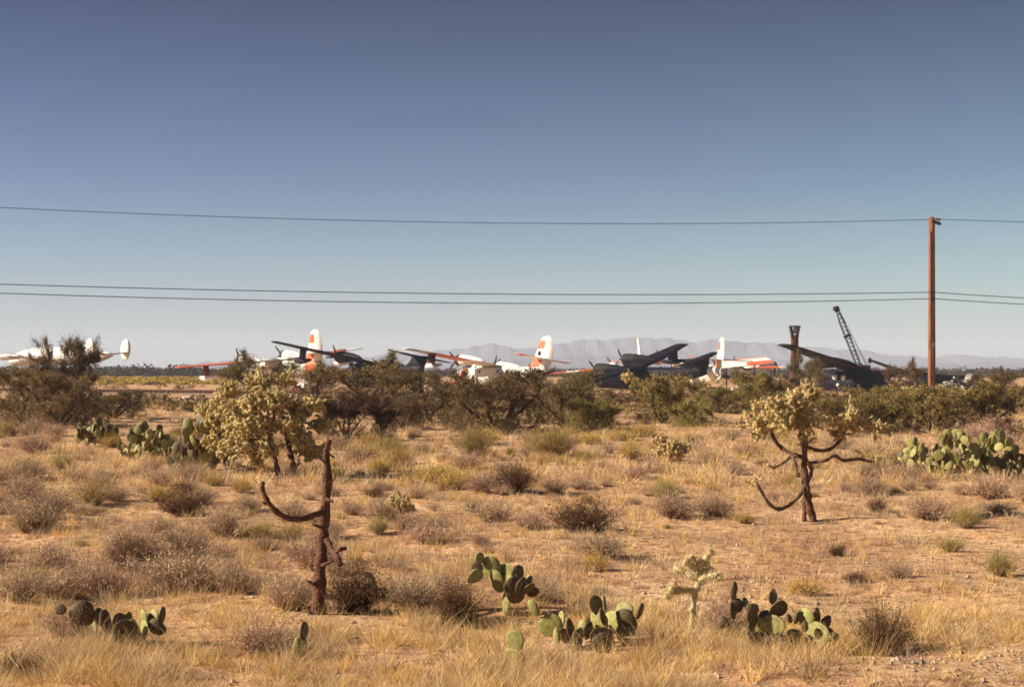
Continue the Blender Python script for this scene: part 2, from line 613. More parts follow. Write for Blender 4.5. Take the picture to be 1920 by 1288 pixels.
burs_meshes = [mk_shrub('bursage_shrub', 20 + i, 0.5, 0.42, 420, 1500, 0.016, [M_stemgrey, M_burs]) for i in range(5)]
snake_meshes = [mk_shrub('snakeweed_shrub', 40 + i, 0.45, 0.38, 420, 1500, 0.016, [M_stemgrey, M_snake]) for i in range(3)]
creo_meshes = [mk_shrub('creosote_bush', 60 + i, 0.75, 1.2, 420, 4200, 0.024, [M_stemgrey, M_olive], up=1.0, tw=0.006) for i in range(4)]
dark_meshes = [mk_shrub('dark_brush_shrub', 80 + i, 0.6, 0.5, 620, 2200, 0.018, [M_bark, M_dark]) for i in range(3)]
gren_meshes = [mk_shrub('olive_green_shrub', 90 + i, 0.5, 0.55, 420, 2000, 0.016, [M_stemgrey, M_olive]) for i in range(3)]


def tree_mesh(seed, w, h, leafm, nleaf=9000, leaf=0.055, limbs=5, low=0.0, twig=1.0, trunk_h=0.22, trunk_r=0.11, fill=0):
    """mesquite: short trunk, spreading crooked limbs, airy crown. returns (trunk mesh, crown mesh)"""
    r = random.Random(seed)
    nr_ = np.random.default_rng(seed)
    tb = MB()
    ends = []

    def grow(p, d, L, rad, lev):
        pts, rr = [p.copy()], [rad]
        n = 4
        q = p.copy()
        for i in range(n):
            d = (d + Vector((r.uniform(-.35, .35), r.uniform(-.35, .35), r.uniform(-.15, .22)))).normalized()
            q = q + d * L / n
            q.z = max(q.z, 0.12)
            pts.append(q.copy())
            rr.append(rad * (1 - 0.45 * (i + 1) / n))
        tb.tube(pts, rr, 6 if lev < 2 else 4, 0, cap=False)
        if lev >= 2:
            ends.extend(pts[1:])
        if lev < 3:
            for k in range(3 if lev else 3):
                i = r.randint(2, n)
                dd = (d + Vector((r.uniform(-1, 1), r.uniform(-1, 1), r.uniform(-.35, .75))) * 0.75).normalized()
                grow(pts[i], dd, L * r.uniform(0.5, 0.75), rr[i] * 0.62, lev + 1)

    th = h * trunk_h
    for k in range(limbs):
        an = 2 * math.pi * (k + r.uniform(-.3, .3)) / limbs
        base = Vector((math.cos(an) * trunk_r * .5, math.sin(an) * trunk_r * .5, 0))
        lean = r.uniform(0.35, 1.0)
        d = Vector((math.cos(an) * lean * w / h * 1.0, math.sin(an) * lean * w / h * 1.0, 1.0)).normalized()
        mid = base + Vector((math.cos(an) * .12 * w * lean, math.sin(an) * .12 * w * lean, th))
        tb.tube([base - Vector((0, 0, .1)), mid], [trunk_r * .75, trunk_r * .6], 7, 0, cap=False)
        grow(mid, d, h * 0.42, trunk_r * .55, 0)
    E = np.array([tuple(e) for e in ends])
    # fit the crown into w (radius) and h
    ctr = E[:, :2].mean(0)
    sx = w / np.percentile(np.abs(E[:, :2] - ctr), 97)
    sz = h * 0.96 / np.percentile(E[:, 2], 98)
    for arr in tb.v:
        k = np.clip(arr[:, 2] / (0.3 * h), 0, 1)[:, None]
        arr[:, :2] = arr[:, :2] * (1 + (sx - 1) * k)
        arr[:, 2] *= sz
    k = np.clip(E[:, 2] / (0.3 * h), 0, 1)[:, None]
    E[:, :2] *= (1 + (sx - 1) * k)
    E[:, 2] *= sz
    if fill:
        q_ = nr_.uniform(-1, 1, (fill * 3, 3))
        q_[:, 2] = np.abs(q_[:, 2])
        an_ = np.arctan2(q_[:, 1], q_[:, 0])
        lim = 0.78 + 0.16 * np.sin(an_ * 3 + seed) + 0.14 * np.sin(an_ * 5 + q_[:, 2] * 4 + seed * 2)
        rr_ = np.linalg.norm(q_, axis=1)
        q_ = q_[(rr_ < lim) & (rr_ > 0.25)][:fill]
        E = np.concatenate([E, q_ * [w, w, h * .92]])
    cb = MB()
    nt_ = int(len(E) * 9 * twig)
    pick = nr_.integers(0, len(E), nt_)
    b = E[pick] + nr_.normal(0, 0.03, (nt_, 3))
    d = nr_.normal(0, 1, (nt_, 3)) + (E[pick] - [0, 0, h * .3]) / h * 1.2
    d /= np.linalg.norm(d, axis=1)[:, None]
    tpos = b + d * nr_.uniform(0.15, 0.5, (nt_, 1)) * (h / 3.2)
    tpos[:, 2] = np.maximum(tpos[:, 2], 0.05)
    V, f = ribbons(b, tpos, 0.007, nr_, 0.15, 2)
    cb.add(V, f, 0)
    pick = nr_.integers(0, nt_, nleaf)
    t = nr_.uniform(0, 1.1, (nleaf, 1))
    c = b[pick] * (1 - t) + tpos[pick] * t + nr_.normal(0, 0.05, (nleaf, 3))
    V, f = rand_tris(nleaf, c, leaf, nr_)
    cb.add(V, f, 1)
    return tb.mesh('trunk', [M_bark]), cb.mesh('crown', [M_bark, leafm])


TREES = {
    'mesq_a': tree_mesh(1, 2.4, 4.0, M_mesq, 15000, fill=500),
    'mesq_b': tree_mesh(2, 3.2, 2.9, M_mesq, 17000, fill=700),
    'mesq_c': tree_mesh(3, 2.2, 3.4, M_mesq, 8500, fill=260, limbs=4, trunk_h=0.3),
    'bare': tree_mesh(4, 1.7, 2.6, M_mesq, 1500, 0.03, fill=300, twig=1.4, limbs=6, trunk_h=0.12, trunk_r=0.06),
    'olive_a': tree_mesh(5, 2.4, 2.2, M_olive, 16000, 0.045, fill=700, limbs=6, trunk_h=0.1, trunk_r=0.06),
    'olive_b': tree_mesh(6, 1.7, 2.1, M_olive, 12000, 0.045, fill=500, limbs=6, trunk_h=0.1, trunk_r=0.06),
}
TDIM = {'mesq_a': (2.4, 4.0), 'mesq_b': (3.2, 2.9), 'mesq_c': (2.2, 3.4), 'bare': (1.7, 2.6), 'olive_a': (2.4, 2.2), 'olive_b': (1.7, 2.1)}


def tree(kind, px, pybase, w_px, top_py, name, label, cat, group, rz=None):
    g = G(px, pybase)
    D = g.y
    w, h = TDIM[kind]
    sw = (w_px / 2 / F * D) / w
    sh = ((pybase - top_py) / F * D) / h
    t = empty(name, g, random.uniform(0, 6.28) if rz is None else rz)
    t.scale = (sw, sw, sh)
    tag(t, label, cat, group)
    for nm, me in zip(('trunk', 'crown'), TREES[kind]):
        o = bpy.data.objects.new(nm, me)
        COL.objects.link(o)
        o.parent = t
    return t


MQ, CB = 'mesquite trees between the desert flat and the aircraft', 'large green creosote bushes before the wrecks'
T = [
    ('mesq_b', 48, 792, 200, 692, 'mesquite_tree', 'broad dark mesquite in front of the white airliner fuselage', 'tree', MQ),
    ('mesq_a', 130, 792, 98, 636, 'mesquite_tree', 'tallest dark mesquite, rising beside the first rounded white tail fin', 'tree', MQ),
    ('mesq_b', 112, 798, 190, 696, 'mesquite_tree', 'dense dark mesquite filling the gap between the broad one and tallest', 'tree', MQ),
    ('mesq_b', 215, 784, 130, 735, 'mesquite_tree', 'low dark mesquite bush under the two rounded white tail fins', 'tree', MQ),
    ('mesq_c', 480, 760, 150, 664, 'mesquite_tree', 'thin mesquite behind the large pale cholla, before the orange wing', 'tree', MQ),
    ('mesq_c', 590, 765, 140, 684, 'mesquite_tree', 'low mesquite in front of the first orange and white tail fin', 'tree', MQ),
    ('mesq_c', 695, 778, 210, 668, 'mesquite_tree', 'dark mesquite with forked trunk hiding the nose of the dark plane', 'tree', MQ),
    ('bare', 650, 830, 150, 740, 'leafless_bush', 'reddish bare twiggy bush behind the top of the dead cholla stump', 'bush', None),
    ('bare', 712, 828, 80, 762, 'leafless_bush', 'smaller bare twiggy bush below the forked mesquite trunk', 'bush', None),
    ('mesq_b', 800, 790, 170, 700, 'mesquite_tree', 'olive mesquite between the forked mesquite and the widest mesquite', 'tree', MQ),
    ('mesq_b', 935, 808, 260, 690, 'mesquite_tree', 'widest mesquite, in front of the white plane with emblem on its fin', 'tree', MQ),
    ('mesq_b', 1060, 795, 190, 700, 'mesquite_tree', 'mesquite with low arching limb below the dark drooping wing tip', 'tree', MQ),
    ('mesq_c', 1145, 785, 110, 735, 'mesquite_tree', 'low mesquite below the engine of the dark plane with raised wing', 'tree', MQ),
    ('olive_b', 1240, 792, 120, 704, 'creosote_bush', 'upright yellow-green creosote bush before the tail of the dark plane', 'bush', CB),
    ('olive_a', 1350, 775, 120, 728, 'creosote_bush', 'low creosote bush under the narrow white and orange fin', 'bush', CB),
    ('olive_a', 1420, 772, 130, 698, 'creosote_bush', 'creosote bush before the tips of the orange striped wing', 'bush', CB),
    ('mesq_c', 1512, 742, 64, 662, 'mesquite_tree', 'sparse thorny tree around the upended dark tower wreck', 'tree', MQ),
    ('mesq_c', 1530, 740, 50, 690, 'mesquite_tree', 'thin tree under the slanting dark wing beside the crane', 'tree', MQ),
    ('olive_a', 1565, 800, 160, 746, 'creosote_bush', 'creosote bush below the dark fuselage with three white dots', 'bush', CB),
    ('olive_b', 1660, 790, 120, 726, 'creosote_bush', 'creosote bush between dotted dark fuselage and utility pole', 'bush', CB),
    ('mesq_c', 1700, 745, 70, 676, 'mesquite_tree', 'small thin tree just left of the utility pole foot', 'tree', MQ),
    ('olive_a', 1745, 812, 190, 724, 'creosote_bush', 'full creosote bush hiding the foot of the utility pole', 'bush', CB),
    ('olive_b', 1845, 812, 150, 722, 'creosote_bush', 'full creosote bush behind the right end of the pear thicket', 'bush', CB),
    ('mesq_c', 1870, 750, 90, 692, 'mesquite_tree', 'small mesquite on the far side of the scrap heap, beyond the pole', 'tree', MQ),
    ('mesq_b', 760, 806, 120, 742, 'mesquite_tree', 'low olive mesquite bush below the two mesquites left of the widest', 'tree', MQ),
    ('mesq_c', 860, 800, 120, 712, 'mesquite_tree', 'twiggy mesquite overlapping the left side of the widest mesquite', 'tree', MQ),
    ('olive_a', 1110, 806, 130, 748, 'creosote_bush', 'brownish creosote bush right of the arching limb', 'bush', CB),
    ('olive_a', 1300, 800, 120, 752, 'creosote_bush', 'low creosote bush just right of the upright creosote', 'bush', CB),
    ('olive_a', 1480, 790, 140, 734, 'creosote_bush', 'creosote bush directly behind the tall right cholla crown', 'bush', CB),
    ('olive_b', 1650, 812, 130, 744, 'creosote_bush', 'near creosote bush between right cholla and pear thicket', 'bush', CB),
    ('olive_a', 1790, 780, 150, 738, 'creosote_bush', 'distant creosote bush between the pole and the scrap heap', 'bush', CB),
]
for a in T:
    tree(*a)


# ------------------------------------------------------------------ small shrubs (countable)
placed = []          # (obj, kindword, px, py, size)


def shrub(me, name, px, py, wpx, hpx, cat, label=None, group=None, kindword=None):
    g = G(px, py)
    k = wpx / F * g.y
    o = bpy.data.objects.new(name, me)
    COL.objects.link(o)
    b = me['dims'] if 'dims' in me else None
    o.location = g - Vector((0, 0, 0.015))
    o.rotation_euler = (0, 0, random.uniform(0, 6.28))
    co = np.empty(len(me.vertices) * 3)
    if b is None:
        me.vertices.foreach_get('co', co)
        co = co.reshape(-1, 3)
        me['dims'] = (float(np.percentile(np.abs(co[:, 0]), 97) * 2), float(np.percentile(co[:, 2], 98)))
        b = me['dims']
    s = k / b[0]
    o.scale = (s, s, (hpx / F * g.y) / b[1])
    tag(o, label, cat, group)
    placed.append((o, kindword, px, py - hpx * 0.3, k))
    return o


named = [
    (creo_meshes[0], 'creosote_bush', 888, 866, 74, 70, 'bush', 'fan-shaped green bush before the trunk of the widest mesquite'),
    (creo_meshes[1], 'creosote_bush', 1035, 862, 110, 56, 'bush', 'green bush under the arching mesquite limb, yellow growth on top'),
    (dark_meshes[0], 'dark_brush_shrub', 1093, 996, 135, 62, 'shrub', 'largest dark brown shrub, alone in the middle of the flat'),
    (burs_meshes[0], 'bursage_shrub', 995, 992, 64, 36, 'shrub', 'small tan mound just left of the largest dark brown shrub'),
    (gren_meshes[0], 'olive_green_shrub', 1246, 938, 60, 44, 'shrub', 'round dark green shrub right of and beyond the largest dark shrub'),
    (dark_meshes[1], 'dark_brush_shrub', 1644, 960, 38, 27, 'shrub', 'tiny dark purple-brown shrub right of the tall right cholla'),
    (gren_meshes[1], 'olive_green_shrub', 1812, 990, 62, 44, 'shrub', 'green shrub in front of the middle of the pear thicket'),
    (gren_meshes[2], 'olive_green_shrub', 1782, 1034, 60, 32, 'shrub', 'low green shrub casting a thin shadow on bare sand'),
    (dark_meshes[2], 'dark_brush_shrub', 1570, 1042, 34, 27, 'shrub', 'tiny leafy shrub alone on the bare sand beyond the dark-padded pear'),
    (gren_meshes[0], 'olive_green_shrub', 1874, 1080, 60, 54, 'shrub', 'green shrub cut off by the edge beside bare sand'),
    (dark_meshes[0], 'dark_brush_shrub', 1655, 1226, 110, 95, 'shrub', 'big dark-based shrub in tall golden grass beside the sandy verge'),
    (dark_meshes[2], 'dark_brush_shrub', 856, 1170, 90, 86, 'shrub', 'dark-based reddish shrub left of the climbing prickly pear pads'),
    (burs_meshes[1], 'bursage_shrub', 192, 1118, 120, 76, 'shrub', 'greyish purple shrub behind the largest dark round pad'),
    (burs_meshes[2], 'bursage_shrub', 335, 1108, 190, 88, 'shrub', 'widest purple-grey shrub, behind the low left prickly pear'),
    (burs_meshes[3], 'bursage_shrub', 440, 1112, 90, 66, 'shrub', 'purple-grey shrub left of the dead cholla stump foot'),
    (burs_meshes[4], 'bursage_shrub', 545, 1142, 110, 72, 'shrub', 'pale shrub at the left foot of the dead cholla stump'),
    (dark_meshes[1], 'dark_brush_shrub', 668, 1148, 120, 90, 'shrub', 'reddish shrub at the right foot of the dead cholla stump'),
    (burs_meshes[0], 'bursage_shrub', 770, 1135, 130, 60, 'shrub', 'reddish tan shrub between the stump and the climbing prickly pear'),
    (burs_meshes[3], 'bursage_shrub', 490, 1222, 130, 70, 'shrub', 'grey shrub in the grass left of the lone upright pad'),
    (burs_meshes[1], 'bursage_shrub', 130, 1190, 110, 50, 'shrub', 'pale grey shrub under the largest dark round pad'),
    (burs_meshes[2], 'bursage_shrub', 1360, 1190, 110, 80, 'shrub', 'pale shrub left of the dark-padded prickly pear'),
    (dark_meshes[0], 'dark_brush_shrub', 35, 1262, 100, 44, 'shrub', 'dark shrub in the nearest left corner of grass'),
    (snake_meshes[0], 'snakeweed_shrub', 300, 940, 60, 34, 'shrub', 'bright yellow-green shrub left of the dead stump, on open soil'),
    (gren_meshes[1], 'olive_green_shrub', 545, 1014, 60, 36, 'shrub', 'dim green shrub under the curved arm of the dead stump'),
    (gren_meshes[2], 'olive_green_shrub', 710, 1006, 44, 38, 'shrub', 'dark leaning shrub in front of the small pale cholla'),
    (snake_meshes[1], 'snakeweed_shrub', 1040, 832, 76, 26, 'shrub', 'yellow shrub behind the green bush under the arching limb'),
    (snake_meshes[2], 'snakeweed_shrub', 1108, 832, 50, 24, 'shrub', 'yellow shrub right of the arching mesquite limb'),
    (snake_meshes[0], 'snakeweed_shrub', 1165, 826, 60, 22, 'shrub', 'yellow shrub left of the upright creosote bush'),
    (gren_meshes[0], 'olive_green_shrub', 115, 880, 44, 34, 'shrub', 'round green shrub in front of the leftmost prickly pear clump'),
]
for me, nm, px, py, wp, hp, cat, lab in named:
    shrub(me, nm, px, py, wp, hp, cat, lab)

KIND = [('bursage_shrub', burs_meshes, 'tan'), ('snakeweed_shrub', snake_meshes, 'yellow'), ('olive_green_shrub', gren_meshes, 'green'), ('dark_brush_shrub', dark_meshes, 'dark')]
avoid = [(605, 1150, 60), (1515, 975, 60), (560, 890, 60), (1095, 1170, 110), (945, 1130, 60), (1460, 1190, 110), (220, 1190, 120), (1300, 1150, 60), (1810, 880, 90), (1780, 960, 40)]
auto = []
tries = 0
while len(auto) < 275 and tries < 20000:
    tries += 1
    u = random.random()
    py = 815 + (1130 - 815) * (u ** 1.7)
    px = random.uniform(-30, 1950)
    if abs(px - 1085) < 150 and 945 < py < 1040:
        continue
    sc = (py - HZ) / 300.0
    right_bare = px > 1150 and py > 985
    if right_bare and random.random() < 0.85:
        continue
    if any(abs(px - a) < c and abs(py - b) < 28 for a, b, c in avoid):
        continue
    wp = random.choice((20, 26, 34, 44, 56, 66)) * (0.5 + sc * 1.0)
    if any(abs(px - p[2]) < (wp + 10) * 0.55 and abs(py - p[3]) < 13 * (0.4 + sc) for p in placed):
        continue
    yel = 0.30 if (330 < px < 1500 and py < 920) else 0.07
    x = random.random()
    if right_bare:
        wp *= 0.6
    k = 1 if x < yel else (2 if x < yel + 0.13 else (3 if x < yel + 0.19 else 0))
    nm, meshes, cw = KIND[k]
    o = shrub(random.choice(meshes), nm, px, py, wp, wp * random.uniform(0.42, 0.68), 'shrub', None, None, cw)
    auto.append((o, nm, cw, px, py, wp))

# ------------------------------------------------------------------ grass and ground cover (stuff)
def grass_obj(name, cx, cy, hgt, spread, nb, wid, cols, label, seed, mat=M_grass, lean=0.45, segs=3):
    r = np.random.default_rng(seed)
    n = len(cx)
    tot = n * nb
    ci = np.repeat(np.arange(n), nb)
    ang = r.uniform(0, 6.28, tot)
    rad = np.sqrt(r.uniform(0, 1, tot)) * spread[ci]
    bx = cx[ci] + np.cos(ang) * rad * 0.5
    by = cy[ci] + np.sin(ang) * rad * 0.5
    bz = gz(bx, by) - 0.01
    h = hgt[ci] * r.uniform(0.45, 1.1, tot)
    ln = r.uniform(0.05, lean, tot) * h
    base = np.stack([bx, by, bz], 1)
    tip = base + np.stack([np.cos(ang) * ln + rad * np.cos(ang) * .4, np.sin(ang) * ln + rad * np.sin(ang) * .4, h], 1)
    V, f = ribbons(base, tip, wid * r.uniform(0.6, 1.3, tot), r, 0.12, segs)
    c = cols[ci] * r.uniform(0.8, 1.2, (tot, 1))
    m = MB()
    m.add(V, f, 0, np.repeat(c, (segs + 1) * 2, axis=0))
    o = m.obj(name, mat, None, True)
    return tag(o, label, kind='stuff')


def scatter(n, y0, y1, seed, power=1.0):
    r = np.random.default_rng(seed)
    py = y0 + (y1 - y0) * r.uniform(0, 1, n) ** power
    px = r.uniform(-60, 1980, n)
    D = EYE * F / (py - HZ)
    return px, py, (px - CX) / F * D, D, r


GOLD, STRAW, PINK, GREY = np.array([0.72, 0.49, 0.18]), np.array([0.78, 0.58, 0.31]), np.array([0.55, 0.35, 0.22]), np.array([0.50, 0.38, 0.26])


def pick_cols(r, n, wts):
    base = np.array([GOLD, STRAW, PINK, GREY])
    return base[r.choice(4, n, p=wts)] * r.uniform(0.75, 1.2, (n, 1))


px, py, x, D, r = scatter(2600, 1120, 1330, 11, 0.8)
keep = ~((px > 1560) & (py > 1222 + (1900 - px) * 0.03) & (r.uniform(0, 1, len(px)) < 0.93))
keep &= (np.sin(x * 2.3 + 1.1 * np.sin(D * 1.7)) * np.cos(D * 2.1 + x) + r.normal(0, .35, len(px)) > -.45)
keep &= ~((px > 1250) & (py < 1150) & (r.uniform(0, 1, len(px)) < 0.6))
px, py, x, D = px[keep], py[keep], x[keep], D[keep]
n = len(x)
grass_obj('dry_grass', x, D, 0.05 + 0.26 * r.uniform(0, 1, n) ** 1.6, r.uniform(0.05, 0.26, n), 40, 0.0024, pick_cols(r, n, [.38, .36, .14, .12]), 'golden dry grass in the near strip of the flat', 12, lean=1.0)
px, py, x, D, r = scatter(3600, 905, 1125, 13, 1.3)
keep = ~((px > 1150) & (py > 975) & (r.uniform(0, 1, len(px)) < 0.68))
px, py, x, D = px[keep], py[keep], x[keep], D[keep]
n = len(x)
grass_obj('sparse_grass', x, D, r.uniform(0.05, 0.24, n), r.uniform(0.05, 0.24, n), 30, 0.0035, pick_cols(r, n, [.22, .26, .32, .20]), 'sparse dry tufts scattered over open soil', 14)
px, py, x, D, r = scatter(3400, 768, 910, 15, 1.2)
n = len(x)
grass_obj('distant_grass', x, D, r.uniform(0.1, 0.42, n), r.uniform(0.15, 0.6, n), 22, 0.009, pick_cols(r, n, [.26, .26, .28, .20]), 'tan and yellow growth carpeting the farther flat', 16, segs=2)


r = np.random.default_rng(71)
n = 5200
py_ = 830 + 480 * r.uniform(0, 1, n)
px_ = np.where(r.uniform(0, 1, n) < .6, r.uniform(900, 1980, n), r.uniform(-60, 1980, n))
D_ = EYE * F / (py_ - HZ)
x_ = (px_ - CX) / F * D_
sz = 0.008 + 0.03 * r.uniform(0, 1, n) ** 4
octa = np.array([[1, 0, 0], [0, 1, 0], [-1, 0, 0], [0, -1, 0], [0, 0, .7], [0, 0, -.7]], dtype=float)
Vs = octa[None] * r.uniform(.6, 1.3, (n, 6, 1)) * sz[:, None, None] * r.uniform(.7, 1.3, (n, 1, 3)) + np.stack([x_, D_, gz(x_, D_) + sz * .25], 1)[:, None, :]
fo_ = np.array([[0, 1, 4], [1, 2, 4], [2, 3, 4], [3, 0, 4], [1, 0, 5], [2, 1, 5], [3, 2, 5], [0, 3, 5]])
m = MB()
m.add(Vs.reshape(-1, 3), (fo_[None] + (np.arange(n) * 6)[:, None, None]).reshape(-1, 3), 0)
tag(m.obj('pebbles', new_mat('pebble_stone', (0.26, 0.17, 0.12), (0.55, 0.42, 0.31), 4, 0.9)), 'small stones strewn over the bare soil', kind='stuff')


def blobs(name, px, D, size, cols, ntri, label, seed, flat=0.6, leaf=0.22):
    r = np.random.default_rng(seed)
    n = len(px)
    ci = np.repeat(np.arange(n), ntri)
    tot = n * ntri
    d = r.normal(size=(tot, 3))
    d /= np.linalg.norm(d, axis=1)[:, None]
    d *= r.uniform(0.3, 1.0, (tot, 1)) ** 0.5
    d[:, 2] = np.abs(d[:, 2]) * flat * 1.6
    x = (px - CX) / F * D
    c = np.stack([x[ci], D[ci], gz(x, D)[ci]], 1) + d * size[ci][:, None]
    V, f = rand_tris(tot, c, leaf, r)
    V = V.reshape(tot, 4, 3)
    V = c[:, None, :] + (V - c[:, None, :]) * size[ci][:, None, None]
    m = MB()
    m.add(V.reshape(-1, 3), f, 0, np.repeat(cols[ci] * r.uniform(0.75, 1.25, (tot, 1)), 4, axis=0))
    return tag(m.obj(name, M_scrub, None, True), label, kind='stuff')


r = np.random.default_rng(31)
n = 1500
D = 6760 / r.uniform(17, 78, n)
px = r.uniform(-150, 2070, n)
pal = np.array([[0.20, 0.15, 0.05], [0.26, 0.16, 0.09], [0.11, 0.07, 0.035], [0.38, 0.26, 0.11]])
ok_ = ~((px > 185) & (px < 425) & (D > 120) & (D < 182)) & ~((px > 1285) & (px < 1385) & (D > 100) & (D < 135))
px, D = px[ok_], D[ok_]
n = len(px)
cols = pal[r.choice(4, n, p=[.32, .3, .24, .14])]
blobs('desert_scrub', px, D, r.uniform(0.25, 0.95, n), cols, 90, 'low brown and olive scrub around the track and wrecks', 32, 0.6, 0.16)
n = 900
D = r.uniform(255, 480, n)
px = r.uniform(150, 440, n)
blobs('yellow_field', px, D, r.uniform(0.5, 1.5, n), np.array([[0.52, 0.36, 0.075]]) * r.uniform(0.75, 1.15, (n, 1)), 40, 'strip of yellow growth beyond the track by the orange wing', 33, 0.35, 0.3)
n = 1700
D = r.uniform(480, 900, n)
px = r.uniform(-250, 2170, n)
z = np.where((px < 380), 1.0, np.where(px < 1010, 0.75, 0.8))
blobs('distant_trees', px, D, r.uniform(2.0, 4.6, n) * z, np.array([[0.055, 0.036, 0.022]]) * r.uniform(0.7, 1.4, (n, 1)), 60, 'dark band of distant trees along the horizon', 34, 0.75, 0.2)

# ------------------------------------------------------------------ cacti
def joint(m, a, b, rad, r, spines=26, mi=0, ms=1, sl_=0.03):
    """one spiny cholla joint from a to b"""
    a, b = np.array(a), np.array(b)
    d = b - a
    m.tube([a, a + d * .12, a + d * .5, a + d * .88, b], [rad * .5, rad * .85, rad, rad * .85, rad * .45], 7, mi)
    L = np.linalg.norm(d)
    if spines and L > 1e-6:
        u = d / L
        nrm = r.normal(size=(spines, 3))
        nrm -= u * (nrm @ u)[:, None]
        nrm /= np.linalg.norm(nrm, axis=1)[:, None]
        t = r.uniform(0, 1.08, (spines, 1))
        p = a + d * t + nrm * rad * .8
        tip = p + (nrm + r.normal(0, .35, (spines, 3)) + u * .3) * sl_
        V, f = ribbons(p, tip, 0.0035, r, 0.0, 1)
        m.add(V, f, ms)


def cholla_cluster(m, c, rad, n, r, jl=0.13, jr=0.026, up=0.35, spines=26, root=None):
    """chains of joints spreading out from the middle of a cluster"""
    c = np.array(c)
    n = int(n * 1.5)
    root = c - np.array([0, 0, rad * .6]) if root is None else np.array(root)
    for i in range(n):
        d = r.normal(size=3)
        d[2] += up
        d /= np.linalg.norm(d)
        p = c + r.normal(0, 0.38 * rad, 3) * [1, 1, .7]
        tot = 0
        while tot < 4:
            d2 = d + r.normal(0, .45, 3)
            d2[2] += 0.18
            d2 /= np.linalg.norm(d2)
            q = p + d2 * jl * r.uniform(.7, 1.25)
            if tot and np.linalg.norm((q - c) / [1, 1, .8]) > rad * r.uniform(.85, 1.1):
                break
            joint(m, p, q, jr * r.uniform(.8, 1.2), r, spines)
            if r.uniform() < .5:
                d3 = d2 + r.normal(0, .8, 3)
                d3 /= np.linalg.norm(d3)
                joint(m, q, q + d3 * jl * .7, jr * .85, r, spines)
            p, d = q, d2
            tot += 1


def px_path(pts, D, dz=None):
    """pixel polyline at distance D with its own depth offsets"""
    return [P(p[0], p[1], D + (p[2] if len(p) > 2 else 0)) for p in pts]


def local(pts, o):
    return [Vector(p) - o for p in pts]


def smooth_path(pts, k=4):
    pts = [Vector(p) for p in pts]
    if len(pts) < 3:
        return pts
    out = []
    ext = [pts[0] * 2 - pts[1]] + pts + [pts[-1] * 2 - pts[-2]]
    for i in range(1, len(ext) - 2):
        p0, p1, p2, p3 = ext[i - 1:i + 3]
        for j in range(k):
            t = j / k
            out.append(0.5 * ((2 * p1) + (p2 - p0) * t + (2 * p0 - 5 * p1 + 4 * p2 - p3) * t * t + (3 * p1 - p0 - 3 * p2 + p3) * t ** 3))
    out.append(pts[-1])
    return out


def knobby(m, path, r0, r1, n=9, mi=0, seed=0, knots=True):
    rr = random.Random(seed)
    path = smooth_path(path)
    # refine for surface relief
    fine = []
    for a, b in zip(path[:-1], path[1:]):
        k = max(1, int((b - a).length / 0.05))
        fine += [a.lerp(b, i / k) for i in range(k)]
    fine.append(path[-1])
    N = len(fine)
    ph_ = rr.uniform(0, 6)
    rad = [(r0 + (r1 - r0) * i / (N - 1)) * (1 + rr.uniform(-.10, .10) + .14 * math.sin(i * 1.5 + ph_) + .07 * math.sin(i * .37 + ph_)) for i in range(N)]
    m.tube([p + Vector((rr.uniform(-1, 1), rr.uniform(-1, 1), rr.uniform(-.5, .5))) * r1 * .22 for p in fine], rad, n, mi)
    if knots:
        for i in range(2, N - 1, 2):
            an = rr.uniform(0, 6.28)
            t = (fine[min(i + 1, N - 1)] - fine[i - 1]).normalized()
            u = t.orthogonal().normalized()
            d = (u * math.cos(an) + t.cross(u) * math.sin(an))
            p = fine[i] + d * rad[i] * .8
            m.tube([p, p + d * rad[i] * .45 + t * .01], [rad[i] * .28, rad[i] * .12], 4, mi)


# --- dead cholla stump, nearest
D0 = 14.9
g = G(600, 1152)
D0 = g.y
st = empty('dead_cholla', g)
tag(st, 'tall bare dead cholla stump with one hooked arm, standing in shrubs', 'dead cactus')
m = MB()
knobby(m, local(px_path([(597, 1165), (598, 1100, .05), (605, 1020, .08), (610, 950, .05), (614, 890, .02), (612, 850, 0), (616, 826, -.05)], D0), g), 0.078, 0.034, 11, 0, 1)
m.obj('trunk', M_deadwood, st)
m = MB()
knobby(m, local(px_path([(605, 958), (590, 965, -.1), (560, 973, -.25), (530, 967, -.35), (508, 948, -.4), (495, 925, -.4), (491, 908, -.38), (496, 906, -.38)], D0), g), 0.036, 0.022, 9, 0, 2)
m.tube(local(px_path([(499, 944, -.4), (490, 941, -.4)], D0), g), [.02, .008], 6, 0)
m.obj('arm', M_deadwood, st)
m = MB()
knobby(m, local(px_path([(612, 1012), (622, 1032, -.15), (632, 1045, -.3), (638, 1060, -.36)], D0), g), 0.03, 0.035, 9, 0, 3)
knobby(m, local(px_path([(630, 1035, -.25), (640, 1030, -.3), (648, 1028, -.32)], D0), g), 0.018, 0.02, 7, 0, 4)
m.obj('arm', M_deadwood, st)
m = MB()
for (a_, b_, dx_, dz_, r_) in ((613, 905, .05, .03, .013), (611, 935, .045, -.02, .016), (607, 990, -.06, .03, .016), (603, 1060, .07, .04, .018), (599, 1100, -.07, .05, .017), (614, 868, -.04, .03, .011), (604, 1085, -.06, -.03, .014)):
    m = MB()
    p_ = P(a_, b_, D0) - g
    m.tube([p_, p_ + Vector((dx_ * 1.3, -.02, dz_)), p_ + Vector((dx_ * 1.9, -.05, dz_ * 1.6))], [r_ * 1.3, r_, r_ * .5], 6, 0)
    m.obj('broken_stub', M_deadwood, st)
m = MB()
